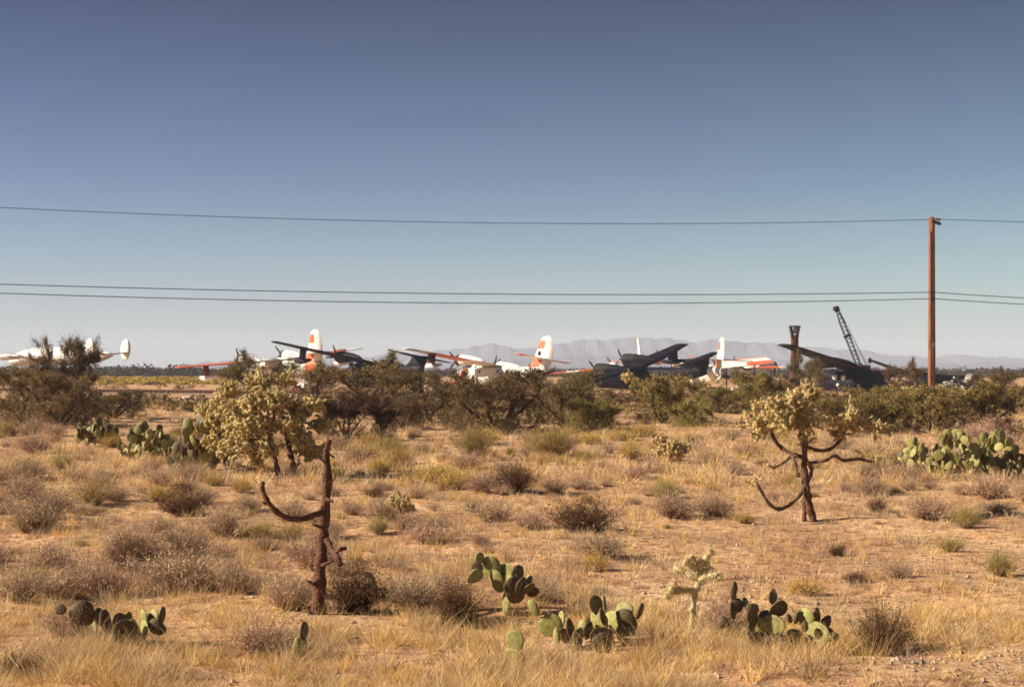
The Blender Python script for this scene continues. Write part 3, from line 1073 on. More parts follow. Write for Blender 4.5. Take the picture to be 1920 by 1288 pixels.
for i in range(9):
    a_ = random.uniform(0, 6.28)
    q_ = Vector((math.cos(a_), math.sin(a_), 0)) * random.uniform(.1, .45)
    d_ = Vector((random.uniform(-1, 1), random.uniform(-1, 1), random.uniform(0, .25))).normalized() * random.uniform(.08, .2)
    m.tube([q_ + Vector((0, 0, .04)), q_ + d_ + Vector((0, 0, .04))], [.018, .011], 6, 0)
o = m.obj('fallen_cholla_litter', M_deadwood)
o.location = g
tag(o, 'litter of dead cholla pieces round the foot of the stump', kind='stuff')
g2 = G(695, 1120)
m.tube(local(smooth_path([P(660, 1072, g2.y + .1), P(680, 1073, g2.y), P(697, 1080, g2.y), P(702, 1100, g2.y), P(698, 1125, g2.y)]), g2), .022, 7, 0)
joint(m, P(682, 1074, g2.y) - g2, P(700, 1082, g2.y) - g2, .035, rng, 10, 0, 0)
o = m.obj('fallen_cholla_branch', M_deadwood)
o.location = g2
tag(o, 'fallen dark dead cholla branch arching in grass right of the stump', 'dead branch')


def cholla(name, label, g, skeletons, clusters, seed, jl=0.13, jr=0.026, spines=26, matw=None, group=None):
    """skeletons: [(part name, pixel path, r0, r1)], clusters: [(px, py, depth, radius m, chains)]"""
    r = np.random.default_rng(seed)
    t = empty(name, g)
    tag(t, label, 'cactus', group)
    for i, (nm, pts, r0, r1) in enumerate(skeletons):
        m = MB()
        lp = local(px_path(pts, g.y), g)
        knobby(m, lp, r0, r1, 8, 0, seed + i)
        sp_ = smooth_path(lp, 10)
        if nm == 'branch' and len(sp_) > 3:
            A_ = np.array([tuple(v_) for v_ in sp_])
            k_ = len(A_) * 14
            c_ = A_[r.integers(0, len(A_), k_)] + r.normal(0, .02, (k_, 3))
            dn = r.normal(size=(k_, 3))
            dn /= np.linalg.norm(dn, axis=1)[:, None]
            V, f = ribbons(c_ + dn * r1 * .8, c_ + dn * (r1 + .03), .003, r, 0, 1)
            m.add(V, f, 1)
        m.obj(nm, [matw or M_chwood, M_spine], t)
    for (px, py, dd, rad, n) in clusters:
        m = MB()
        c = P(px, py, g.y + dd) - g
        cholla_cluster(m, c, rad, n, r, jl, jr, .35, spines)
        m.obj('spiny_branches', [M_cholla, M_spine], t)
    return t


# --- large pale cholla on the left
g = G(545, 892)
big_sk = [
    ('trunk', [(556, 897), (550, 870, 0), (543, 845, .1), (535, 800, .2), (520, 760, .2)], .085, .05),
    ('trunk', [(524, 896), (516, 865, -.1), (510, 835, -.2), (500, 790, -.2)], .07, .045),
    ('branch', [(540, 840), (560, 810, .1), (575, 770, .2), (582, 750, .2)], .045, .03),
    ('branch', [(512, 840), (480, 815, -.2), (450, 790, -.3), (425, 770, -.3)], .045, .03),
    ('branch', [(520, 760, .2), (505, 735, .3), (490, 715, .2)], .04, .03),
    ('branch', [(512, 845, -.2), (470, 850, -.4), (440, 845, -.4)], .04, .025),
]
big_cl = [(485, 722, .2, .34, 46), (515, 755, -.4, .42, 60), (560, 770, .1, .36, 46), (450, 770, -.2, .42, 60), (432, 800, .8, .34, 40), (490, 800, -.5, .40, 46),
          (590, 760, -.1, .27, 26), (600, 800, .2, .28, 28), (455, 835, -.5, .36, 40), (500, 842, -.6, .30, 30), (565, 825, -.4, .34, 36), (590, 848, .1, .27, 26), (410, 765, .3, .26, 24), (402, 790, 1.0, .30, 30), (385, 768, 1.2, .24, 20), (398, 828, .9, .26, 22), (430, 735, .3, .28, 28), (470, 760, -.5, .34, 36), (540, 800, -.5, .34, 36), (460, 800, -.6, .34, 36), (430, 845, -.4, .34, 30), (475, 858, .3, .28, 24), (575, 855, .3, .28, 24), (535, 715, .3, .24, 20)]
cholla('cholla_cactus', 'largest pale spiny cholla, dense crown on two dark leaning trunks', g, big_sk, big_cl, 101, jl=.15, jr=.036, spines=26)

# --- tall right cholla
g = G(1515, 978)
q = lambda a, b, d=0: (1340 + a * .28125, 700 + b * .28125, d)
rs = [
    ('trunk', [q(660, 1000), q(630, 880), q(610, 760, .02), q(600, 640, .05), q(600, 560, .05), q(605, 480, 0)], .075, .05),
    ('trunk', [q(600, 985, .1), q(598, 900, .12), q(600, 790, .12), q(630, 700, .15), q(645, 640, .15), q(620, 590, .1)], .04, .035),
    ('branch', [q(600, 750), q(560, 820, -.1), q(500, 875, -.25), q(430, 905, -.35), q(370, 875, -.4), q(320, 800, -.4), q(280, 730, -.4), q(275, 700, -.4)], .036, .028),
    ('branch', [q(595, 560), q(520, 540, .1), q(440, 490, .2), q(390, 420, .25), q(355, 300, .3)], .045, .028),
    ('branch', [q(520, 545, .1), q(460, 595, .05), q(400, 625, 0)], .028, .02),
    ('branch', [q(520, 550), q(545, 620, -.1), q(555, 690, -.15)], .035, .04),
    ('branch', [q(620, 600), q(740, 580, -.1), q(800, 550, -.1), q(860, 580, -.15), q(960, 570, -.2), q(1060, 590, -.25), q(1100, 560, -.25)], .030, .026),
    ('branch', [q(620, 490), q(700, 515, .1), q(780, 500, .2), q(840, 440, .3), q(860, 390, .3)], .036, .026),
    ('branch', [q(600, 490), q(570, 420, -.1), q(590, 330, -.1), q(600, 240, 0)], .045, .028),
]
W = lambda a, b, d, rad, n: (1340 + a * .28125, 700 + b * .28125, d, rad, n)
rc = [W(330, 230, .2, .23, 24), W(260, 330, .1, .23, 24), W(290, 420, .2, .15, 8), W(440, 250, -.2, .28, 34), W(560, 250, .1, .28, 34), W(620, 130, .2, .22, 26), W(540, 180, -.1, .22, 20), W(450, 340, -.3, .22, 20),
      W(600, 350, -.1, .22, 20), W(850, 280, .3, .22, 24), W(890, 350, .2, .2, 20), W(820, 370, .4, .16, 12), W(960, 370, .1, .15, 8), W(910, 300, 0, .24, 24), W(780, 300, .3, .17, 14), W(1000, 345, .1, .17, 14), W(840, 420, .3, .15, 10), W(380, 330, .1, .26, 28), W(500, 300, .3, .28, 28), W(1080, 585, -.25, .09, 5), W(990, 550, -.2, .05, 2), W(610, 450, .1, .16, 10), W(250, 740, -.35, .06, 3), W(285, 700, -.4, .07, 4), W(395, 625, 0, .05, 3)]
cholla('cholla_cactus', 'tall treelike cholla with woody trunk, curled low arm and pale tufts', g, rs, rc, 202, jl=.10, jr=.024, spines=26)

# --- smaller chollas
g = G(1256, 868)
cholla('cholla_cactus', 'rounded bushy cholla between the upright creosote bush and tall right cholla', g, [('trunk', [(1258, 870), (1256, 850), (1255, 830)], .04, .03)],
       [(1240, 828, .1, .28, 26), (1262, 845, -.1, .34, 34), (1285, 842, .1, .26, 20), (1235, 850, .1, .22, 16)], 303, jl=.12, jr=.028, spines=18)
g = G(752, 988)
cholla('cholla_cactus', 'small pale cholla with a bushy top, standing alone left of centre', g, [('trunk', [(752, 992), (752, 970), (752, 955)], .028, .022)],
       [(750, 942, 0, .19, 22), (762, 955, .05, .12, 8), (738, 940, -.05, .12, 8)], 304, jl=.07, jr=.018, spines=18)
g = G(466, 1016)
cholla('cholla_cactus', 'tiny thin cholla left of the dead stump curved arm', g, [('trunk', [(468, 1018), (465, 1005), (462, 994)], .016, .012)],
       [(463, 994, 0, .09, 7), (475, 990, 0, .06, 3), (452, 992, 0, .05, 3)], 305, jl=.06, jr=.013, spines=12)
g = G(1640, 830)
cholla('cholla_cactus', 'distant low cholla clump just beyond the right cholla crown', g, [('trunk', [(1640, 832), (1640, 815)], .05, .04)],
       [(1620, 800, 0, .34, 22), (1650, 803, 0, .34, 22), (1665, 806, .2, .26, 14)], 306, jl=.16, jr=.04, spines=12)
g = G(640, 842)
cholla('cholla_cactus', 'small dark cholla just behind the tip of the dead stump', g, [('trunk', [(630, 845), (630, 825)], .04, .03)],
       [(618, 832, 0, .24, 14), (640, 826, 0, .2, 12)], 307, jl=.14, jr=.03, spines=12)
g = G(1725, 775)
cholla('cholla_cactus', 'far pale cholla beside the foot of the utility pole', g, [('trunk', [(1725, 776), (1725, 755)], .08, .06)],
       [(1705, 738, 0, .6, 34), (1735, 740, 0, .6, 34), (1765, 738, .3, .5, 22)], 308, jl=.2, jr=.05, spines=10)
g = G(1190, 752)
cholla('cholla_cactus', 'far pale cholla in front of the engines of the dark plane', g, [('trunk', [(1192, 752), (1190, 725)], .08, .06)],
       [(1180, 708, 0, .7, 28), (1194, 716, 0, .6, 22)], 309, jl=.22, jr=.055, spines=8)
g = G(1795, 775)
cholla('cholla_cactus', 'far pale cholla in front of the grey scrap heap', g, [('trunk', [(1795, 776), (1795, 755)], .08, .06)],
       [(1785, 738, 0, .6, 30), (1815, 740, 0, .6, 26), (1840, 745, .3, .5, 16)], 310, jl=.2, jr=.05, spines=10)

# young green-white cholla near the right pear, smooth thick joints
g = G(1297, 1172)
yo = empty('young_cholla', g)
tag(yo, 'pale green young cholla with forked arms, left of the dark-padded pear', 'cactus')
s = lambda a, b, d=0: (1220 + a * .34375, 1000 + b * .34375, d)
r = np.random.default_rng(400)
M_young = new_mat('young_cholla_skin', (0.50, 0.42, 0.22), (0.66, 0.56, 0.33), 14, 0.8, 0.5, 60)
m = MB()
knobby(m, local(px_path([s(225, 500), s(232, 420), s(240, 340), s(258, 280), s(250, 220), s(240, 180)], g.y), g), .032, .03, 9, 0, 41)
m.obj('trunk', [M_young, M_spine], yo)
for i, pth in enumerate([[s(245, 310), s(180, 305, -.05), s(110, 320, -.1), s(75, 350, -.1)], [s(255, 250), s(190, 210, .05), s(125, 185, .1)], [s(262, 255), s(310, 235, -.08), s(375, 228, -.12)],
                         [s(240, 190), s(215, 160), s(180, 150)], [s(240, 185), s(225, 130), s(215, 118)], [s(245, 185), s(285, 160), s(320, 110), s(335, 88)], [s(262, 180), s(290, 165), s(318, 158)], [s(110, 320, -.1), s(120, 285, -.1), s(140, 270, -.1)], [s(375, 228, -.12), s(380, 258, -.12)], [s(250, 200), s(300, 205, .06), s(330, 195, .1)]]):
    m = MB()
    pp = local(px_path(pth, g.y), g)
    for a, b in zip(pp[:-1], pp[1:]):
        joint(m, a, b, .037, r, 150, 0, 1, .035)
    m.obj('branch', [M_young, M_spine], yo)


# --- prickly pears
def pad_mesh(seed):
    r = np.random.default_rng(seed)
    m = MB()
    n, k = 28, 7
    w1, w2, w3, egg, cup = r.uniform(-.05, .05), r.uniform(-.04, .04), r.uniform(0, 6), r.uniform(.04, .2), r.uniform(-.9, .9)
    rings = []
    for j in range(-k, k + 1):
        t = j / k
        off = 0.5 * math.copysign(abs(t) ** 0.8, t)                # across the thickness, -0.5..0.5
        s_ = math.sqrt(max(0, 1 - (abs(t)) ** 2.6)) if abs(t) < 1 else 0.02
        ring = []
        for i in range(n):
            a = 2 * math.pi * i / n
            wob = 1 + w1 * math.sin(2 * a + w3) + w2 * math.sin(3 * a + w3 * 2) + .015 * math.sin(9 * a)
            x, z = math.cos(a) * wob, math.sin(a) * wob
            wd = 1 + egg * z
            X_, Z_ = x * 0.5 * wd * s_, 0.5 + z * 0.5 * s_
            ring.append((X_, off + cup * (X_ * X_ * 4 + (Z_ - .5) ** 2 * 3), Z_))
        rings.append(ring)
    m.loft(rings, 0)
    # areoles with short spines over both faces and round the rim
    pts = []
    for gx in np.arange(-.45, .46, .15):
        for gzz in np.arange(.08, .97, .14):
            x, z = gx + r.normal(0, .02), gzz + r.normal(0, .02)
            q_ = math.hypot(x / .47, (z - .5) / .47)
            if q_ < .95:
                for sd_ in (-1, 1):
                    pts.append((x, sd_ * .5 * (1 - q_ ** 5) + cup * (x * x * 4 + (z - .5) ** 2 * 3), z, 0, sd_, 0))
    for a in np.linspace(0, 2 * math.pi, 22):
        pts.append((math.cos(a) * .49, cup, .5 + math.sin(a) * .49, math.cos(a), 0, math.sin(a)))
    P_ = np.repeat(np.array(pts), 3, axis=0)
    nrm = P_[:, 3:] * [1, 6, 1] + r.normal(0, .5, (len(P_), 3)) * [1, 4, 1]
    tip = P_[:, :3] + nrm * .06 * r.uniform(.5, 1.2, (len(P_), 1))
    V, f = ribbons(P_[:, :3], tip, 0.006, r, 0, 1)
    m.add(V, f, 1)
    return m


PADS = []
for mt in (M_pad, M_padshade):
    PADS.append([pad_mesh(500 + q_).mesh('pad', [mt, M_spine]) for q_ in range(5)])


def pad(parent, base, w_, h_, yaw, tilt=0.0, lean=0.0, shaded=0, th=0.035):
    """a flat joint: base point in world, yaw = direction its face looks (0 = at the camera), tilt sideways, lean back"""
    o = bpy.data.objects.new('pad', random.choice(PADS[shaded]))
    COL.objects.link(o)
    o.parent = parent
    o.location = Vector(base) - parent.location
    o.rotation_euler = Euler((R(lean), R(tilt), R(yaw)), 'XYZ')
    rot = Matrix.Rotation(R(tilt), 3, 'Y') @ Matrix.Rotation(R(yaw), 3, 'Z') @ Matrix.Rotation(R(lean), 3, 'X')
    o.rotation_euler = rot.to_euler()
    o.scale = (w_, th, h_)
    return o


def pear(label, gp, pads, group=None):
    """pads: (px of base, py of base, width px, height px, yaw, sideways tilt, lean, depth, old)"""
    t = empty('prickly_pear', gp)
    tag(t, label, 'cactus', group)
    for (a, b, ww, hh, yaw, tilt, lean, dd, shaded) in pads:  # last value picks the pad colour with shade painted in
        D = gp.y + dd
        k = D / F
        pad(t, P(a, b, D), ww * k, hh * k, yaw, tilt, lean, shaded)
    return t


# low left cluster with the big round dark pad
pear('low prickly pear with one very large round dark pad, in golden grass', G(235, 1205), [
    (170, 1170, 46, 50, 12, -38, 0, 0, 1), (125, 1143, 20, 22, 8, -85, 0, 0, 1),
    (188, 1172, 24, 34, 60, -8, 0, .1, 1), (206, 1190, 30, 50, 70, -14, 5, .0, 1), (226, 1188, 34, 40, 50, -4, 0, -.1, 1), (240, 1185, 28, 38, 68, 6, 0, .15, 1),
    (240, 1208, 46, 48, 20, -12, 8, -.2, 1), (222, 1205, 34, 40, 40, -25, 0, .1, 1), (255, 1195, 26, 36, 60, -10, 0, .05, 0), (262, 1206, 34, 44, -50, 16, 0, 0, 0),
    (272, 1180, 38, 40, -62, -12, 0, .1, 0), (276, 1172, 42, 34, -58, 22, 0, .12, 0), (282, 1186, 36, 34, 10, 48, 25, .05, 1), (301, 1172, 20, 36, 72, 8, 0, .1, 1), (168, 1195, 40, 36, -30, 70, 50, .2, 0), (250, 1225, 40, 44, 15, 5, 0, -.1, 1)], 'prickly pears on the flat')
pear('single upright prickly pear pad alone in grass below the dead stump', G(566, 1238), [
    (566, 1240, 30, 50, 40, 0, 0, 0, 0), (568, 1204, 24, 40, 62, 4, 0, .02, 1)])
# climbing cluster
pear('climbing prickly pear with a row of pads stepping down to dark pads', G(945, 1152), [
    (946, 1158, 34, 52, -70, 0, 0, 0, 0), (938, 1112, 34, 46, -40, -22, 0, .0, 0), (946, 1110, 30, 36, -72, 12, 0, -.05, 0), (928, 1086, 36, 46, -12, -18, 0, .05, 0), (905, 1085, 40, 30, -35, -60, 30, 0, 0),
    (948, 1096, 40, 40, -30, 8, 0, .05, 0), (968, 1098, 28, 40, 35, 12, 0, .02, 1), (906, 1068, 22, 24, 5, -70, 0, 0, 1), (898, 1058, 18, 24, 30, 5, 0, .05, 0),
    (965, 1118, 34, 38, 30, 5, 0, -.1, 1), (972, 1116, 24, 36, 50, 22, 0, -.12, 1), (978, 1112, 26, 30, 55, 55, 0, -.1, 1), (958, 1130, 40, 34, 20, 30, 0, -.1, 1), (956, 1112, 22, 26, 55, -5, 0, -.1, 1), (985, 1105, 22, 30, -60, 20, 0, .1, 0), (990, 1118, 26, 24, 40, 60, 0, .1, 1)], 'prickly pears on the flat')
pear('small two-pad prickly pear in the nearest grass below the climbing pear', G(968, 1252), [
    (966, 1252, 44, 42, -28, 4, 20, 0, 0), (966, 1222, 36, 42, -22, 0, 0, .05, 0)], 'prickly pears on the flat')
# centre cluster with the big round disc
pear('wide prickly pear with round grey-green disc and one oval dark pad', G(1085, 1215), [
    (1045, 1192, 46, 46, -14, -32, 0, .05, 0), (1008, 1156, 24, 36, -52, -32, 0, .05, 0), (1052, 1178, 26, 34, -70, 4, 0, .2, 0), (1050, 1198, 42, 22, 30, 60, 0, 0, 1), (1036, 1192, 34, 14, -40, 85, 40, -.05, 0),
    (1080, 1206, 26, 50, 62, -14, 0, -.05, 1), (1092, 1196, 26, 34, -55, -8, 0, .1, 0), (1102, 1200, 28, 36, 55, 12, 0, -.05, 1), (1122, 1152, 26, 38, 12, -14, 0, .0, 1), (1134, 1172, 24, 34, 70, -14, 0, -.05, 1), (1136, 1146, 20, 32, 78, -10, 0, .1, 0),
    (1126, 1188, 42, 46, -45, -12, 0, 0, 0), (1148, 1188, 50, 44, -38, 8, 0, .15, 0), (1158, 1170, 46, 46, -52, 20, 0, .2, 0), (1155, 1168, 46, 40, 10, 68, 28, .05, 1), (1158, 1186, 44, 36, -50, 66, 0, .0, 0), (1124, 1216, 48, 42, 22, 10, 0, -.15, 1), (1142, 1226, 44, 44, 18, -22, 0, -.2, 1),
    (1160, 1200, 36, 32, 30, 42, 0, -.05, 1), (1195, 1160, 20, 32, 60, 18, 0, 0, 1), (1085, 1216, 26, 38, 40, 4, 0, -.1, 1), (1112, 1190, 30, 36, 30, -6, 0, .1, 1)], 'prickly pears on the flat')
# dark-padded cluster on the right
S = lambda a, b: (1220 + a * .34375, 1000 + b * .34375)
rp = [(455, 470, 24, 36, 55, -6, 0, .1, 1), (460, 380, 14, 30, 70, -4, 0, .12, 1), (462, 345, 12, 30, 75, 4, 0, .1, 1), (430, 500, 22, 22, 20, -60, 0, .05, 1), (490, 430, 28, 28, 25, -20, 0, .1, 1), (515, 405, 18, 20, -70, 0, 0, .15, 0),
      (560, 520, 26, 40, 30, -6, 0, 0, 1), (560, 455, 28, 26, 25, 4, 0, 0, 1), (575, 620, 24, 48, 50, -12, 0, -.05, 1), (620, 560, 36, 40, -45, -35, 0, .05, 0), (660, 560, 46, 40, -30, 10, 0, 0, 0), (640, 500, 30, 30, 30, -20, 0, .2, 1), (665, 385, 22, 26, 35, 0, 0, .15, 1), (672, 345, 12, 16, 50, 6, 0, .15, 1),
      (650, 440, 34, 38, 25, 58, 0, .12, 1), (700, 640, 42, 34, 20, -18, 0, -.1, 1), (760, 600, 38, 30, -40, 30, 0, 0, 0), (780, 640, 44, 36, 22, 25, 0, -.1, 1), (790, 490, 16, 22, 60, 12, 0, .1, 1), (770, 485, 14, 18, 55, -30, 0, .1, 1), (840, 520, 36, 40, -48, 2, 0, .1, 0), (850, 540, 16, 22, 40, 0, 0, -.05, 1),
      (880, 590, 44, 40, -40, 30, 0, 0, 0), (915, 510, 20, 38, 55, 0, 0, .1, 1), (900, 540, 26, 30, 40, -10, 0, .1, 1), (935, 580, 40, 28, 20, 50, 0, 0, 1), (950, 530, 24, 30, 35, 20, 0, .1, 1), (965, 575, 24, 22, -60, 55, 0, .05, 0), (985, 600, 20, 22, -65, 10, 0, .05, 0), (600, 650, 30, 40, 30, -4, 0, 0, 1), (740, 660, 40, 30, 10, 0, 0, -.1, 1)]
pear('dense prickly pear of mostly dark upright pads beside the sandy verge', G(1465, 1222), [(*S(a, b), *rest) for a, b, *rest in rp], 'prickly pears on the flat')


def pear_clump(label, px0, px1, py_top, py_base, n, seed, wpx=17, shaded_share=.35, group=None):
    r_ = random.Random(seed)
    c = G((px0 + px1) / 2, py_base)
    pads = []
    for i in range(n):
        t = i / n
        a = r_.uniform(px0, px1)
        e = 1 - ((a - (px0 + px1) / 2) / ((px1 - px0) / 2 + 1)) ** 2
        hmax = (py_base - py_top) * (0.45 + 0.55 * e)
        b = py_base - r_.random() ** .8 * max(1, hmax - wpx)
        pads.append((a, b, wpx * r_.uniform(.75, 1.25), wpx * r_.uniform(1.0, 1.45), r_.uniform(-75, 75), r_.uniform(-35, 35), r_.uniform(-12, 15), r_.uniform(-.7, .7), 1 if r_.random() < shaded_share else 0))  # shade-toned pads are mixed in at random
    return pear(label, c, pads, group)


GP = 'prickly pear clumps on the farther flat'
pear_clump('leftmost low prickly pear clump on the soil under the dark mesquites', 146, 222, 784, 838, 85, 1, 13, group=GP)
pear_clump('prickly pear clump between the leftmost clump and the largest cholla', 232, 318, 788, 862, 95, 2, 14, group=GP)
pear_clump('prickly pear clump spreading at the left side of the largest cholla', 322, 436, 772, 884, 100, 3, 18, .6, group=GP)
pear_clump('middle of the yellow-green pear thicket, behind the small green shrub', 1745, 1835, 802, 896, 100, 4, 16, .2, group=GP)
pear_clump('lower yellow-green prickly pear at the left end of the thicket', 1676, 1765, 824, 888, 75, 6, 15, .2, group=GP)
pear_clump('yellow-green prickly pear at the right end of the thicket', 1815, 1915, 806, 898, 90, 8, 16, .25, group=GP)
pear_clump('little prickly pear behind the top of the dead stump', 628, 652, 818, 838, 7, 5, 13, group=GP)

# ------------------------------------------------------------------ utility pole and wires
gp = Vector(((1747 - CX) / F * 85.0, 85.0, 0))
top = P(1747, 409, 85.0).z
po = empty('utility_pole', gp)
tag(po, 'tall reddish wooden utility pole carrying three wires', 'utility pole')
m = MB()
pts = [Vector((0.0 + 0.0 * t, 0, top * t)) for t in np.linspace(0, 1, 14)]
m.tube([p - Vector((0, 0, 0.3 if i == 0 else 0)) for i, p in enumerate(pts)], [0.235 - 0.05 * t for t in np.linspace(0, 1, 14)], 14, 0)
m.obj('shaft', M_pole, po)
# crossarm reaches mostly towards and away from the viewer because the line passes across the view
ar = Vector((0.50, 0.86, 0.03)).normalized()
m = MB()
rot = Matrix.Rotation(math.atan2(ar.y, ar.x), 3, 'Z')
m.box(Vector((0.1, -0.25, top - 0.28)) + ar * .45, (2.0, 0.11, 0.15), 0, rot)
m.obj('crossarm', M_bark, po)
for k in (-.4, .45, .9, 1.3):
    m = MB()
    p = Vector((0.1, -0.25, top - 0.21)) + ar * k
    m.tube([p, p + Vector((0, 0, .10)), p + Vector((0, 0, .13)), p + Vector((0, 0, .2)), p + Vector((0, 0, .24))], [.02, .02, .065, .055, .03], 8, 0)
    m.obj('insulator', M_porc, po)
m = MB()
m.tube([Vector((-.12, -.21 + .03 * t, top * t)) for t in np.linspace(.05, .93, 12)], .016, 5, 0)
m.obj('ground_wire', M_black, po)
m = MB()
m.box((.02, -.225, 4.2), (.16, .02, .22), 0)
m.obj('tag_plate', M_silver, po)
for zy in (549, 561):
    m = MB()
    z = P(1747, zy, 85).z
    m.box((0, -0.22, z), (.16, .10, .16), 0)
    m.tube([(0, -.27, z), (0, -.38, z)], [.03, .045], 6, 0)
    m.obj('cable_clamp', M_black, po)

Lp = Vector(((-620 - CX) / F * 71.0, 71.0, 0))
Rp = Vector(((2350 - CX) / F * 97.0, 97.0, 0))


def wire(label, off, z_pole, ctrl_mid, ctrl_left, right_py, rad):
    """ctrl: (px, py) seen on the left span; height follows a parabola through them"""
    A = gp + off
    Bv = Lp + off

    def on_line(px):
        # point of the line A-B (plan) that projects to px
        k = (px - CX) / F
        t = (k * A.y - A.x) / ((Bv.x - A.x) - k * (Bv.y - A.y))
        y = A.y + (Bv.y - A.y) * t
        return t, y
    T_, Zs = [0.0], [z_pole]
    for px, py in (ctrl_mid, ctrl_left):
        t, y = on_line(px)
        T_.append(t)
        Zs.append(EYE + (HZ - py) / F * y)
    co = np.polyfit(T_, Zs, 2)
    pts = [Vector((Bv.x + (A.x - Bv.x) * (1 - t), Bv.y + (A.y - Bv.y) * (1 - t), np.polyval(co, t))) for t in np.linspace(1, 0, 60)]
    C = Rp + off
    zc = z_pole + .2
    # right span
    k = (1870 - CX) / F
    t1 = (k * A.y - A.x) / ((C.x - A.x) - k * (C.y - A.y))
    y1 = A.y + (C.y - A.y) * t1
    z1 = EYE + (HZ - right_py) / F * y1
    co2 = np.polyfit([0, t1, 1], [z_pole, z1, zc], 2)
    pts += [Vector((A.x + (C.x - A.x) * t, A.y + (C.y - A.y) * t, np.polyval(co2, t))) for t in np.linspace(0.02, 1, 30)]
    m = MB()
    m.tube([p - gp for p in pts], rad, 5, 0)
    o = m.obj('utility_wire', M_wire)
    o.location = gp
    return tag(o, label, 'wire', 'wires strung along the utility poles')


wire('highest thin utility wire, running at the pole top insulators', Vector((.1, -.25, 0)) + ar * .45, P(1747, 411, 85).z, (1000, 419), (35, 391), 415, .02)
wire('upper wire of the close pair halfway up the pole', Vector((0, -.38, 0)), P(1747, 548, 84.6).z, (1000, 552), (35, 534), 556, .026)
wire('lower wire of the close pair halfway up the pole', Vector((0, -.38, 0)), P(1747, 560, 84.6).z, (1000, 569), (35, 551), 568, .026)

# ------------------------------------------------------------------ railway track across the flat
A = Vector(((-300 - CX) / F * 180, 180, 0))
Bq = Vector(((2250 - CX) / F * 103, 103, 0))
tr = empty('railway_track', A)
tag(tr, 'low dark railway line crossing the flat before the aircraft', 'railway track')
dv = (Bq - A)
Lr = dv.length
dv.normalize()
sd = Vector((-dv.y, dv.x, 0))
m = MB()
prof = [(-2.2, -.1), (-1.5, .22), (1.5, .22), (2.2, -.1)]
rings = [[A * 0 + dv * (Lr * i / 60) + sd * a + Vector((0, 0, b + .02 * math.sin(i * 1.7))) for a, b in prof] for i in range(61)]
m.loft(rings, 0, True, False)
m.obj('ballast_bed', M_ballast, tr)
for s_ in (-.72, .72):
    m = MB()
    m.loft([[dv * t + sd * (s_ + a) + Vector((0, 0, b)) for a, b in ((-.07, .34), (.07, .34), (.04, .52), (-.04, .52))] for t in (0, Lr)], 0, True, False)
    m.obj('rail', M_rust, tr)
m = MB()
rot = Matrix.Rotation(math.atan2(dv.y, dv.x), 3, 'Z')
for i in range(int(Lr / .65)):
    m.box(dv * (i * .65 + .3) + Vector((0, 0, .27)), (.24, 2.5, .18), 0, rot)
o = m.obj('sleepers', M_bark, tr)
tag(o, 'long run of dark wooden sleepers', kind='stuff')

# ------------------------------------------------------------------ aircraft
WH, OR, NV, BK, SV, MR, GL, BL = range(8)
AMATS = [M_white, M_orange, M_navy, M_black, M_silver, M_maroon, M_glass, M_blue]


def section(x, zb, zt, hw, n=16):
    """flying-boat hull ring: V bottom, rounded top"""
    out = []
    zc = (zb + zt) / 2
    hh = (zt - zb) / 2
    for i in range(n):
        a = 2 * math.pi * i / n
        y, z = math.cos(a), math.sin(a)
        if z < 0:
            y2 = y * (1 - 0.15 * abs(z))
            z2 = -abs(z) ** 1.25
        else:
            y2 = math.copysign(abs(y) ** 0.8, y)
            z2 = z ** 0.9
        out.append(Vector((x, y2 * hw, zc + z2 * hh)))
    return out


def airfoil(y, x_le, chord, z, th, dihedral=0.0):
    prof = [(0, 0), (.05, .45), (.2, .85), (.4, 1.0), (.7, .6), (1, .04), (.7, -.25), (.35, -.5), (.08, -.35)]
    return [Vector((x_le - a * chord, y, z + b * th * chord * .5)) for a, b in prof]


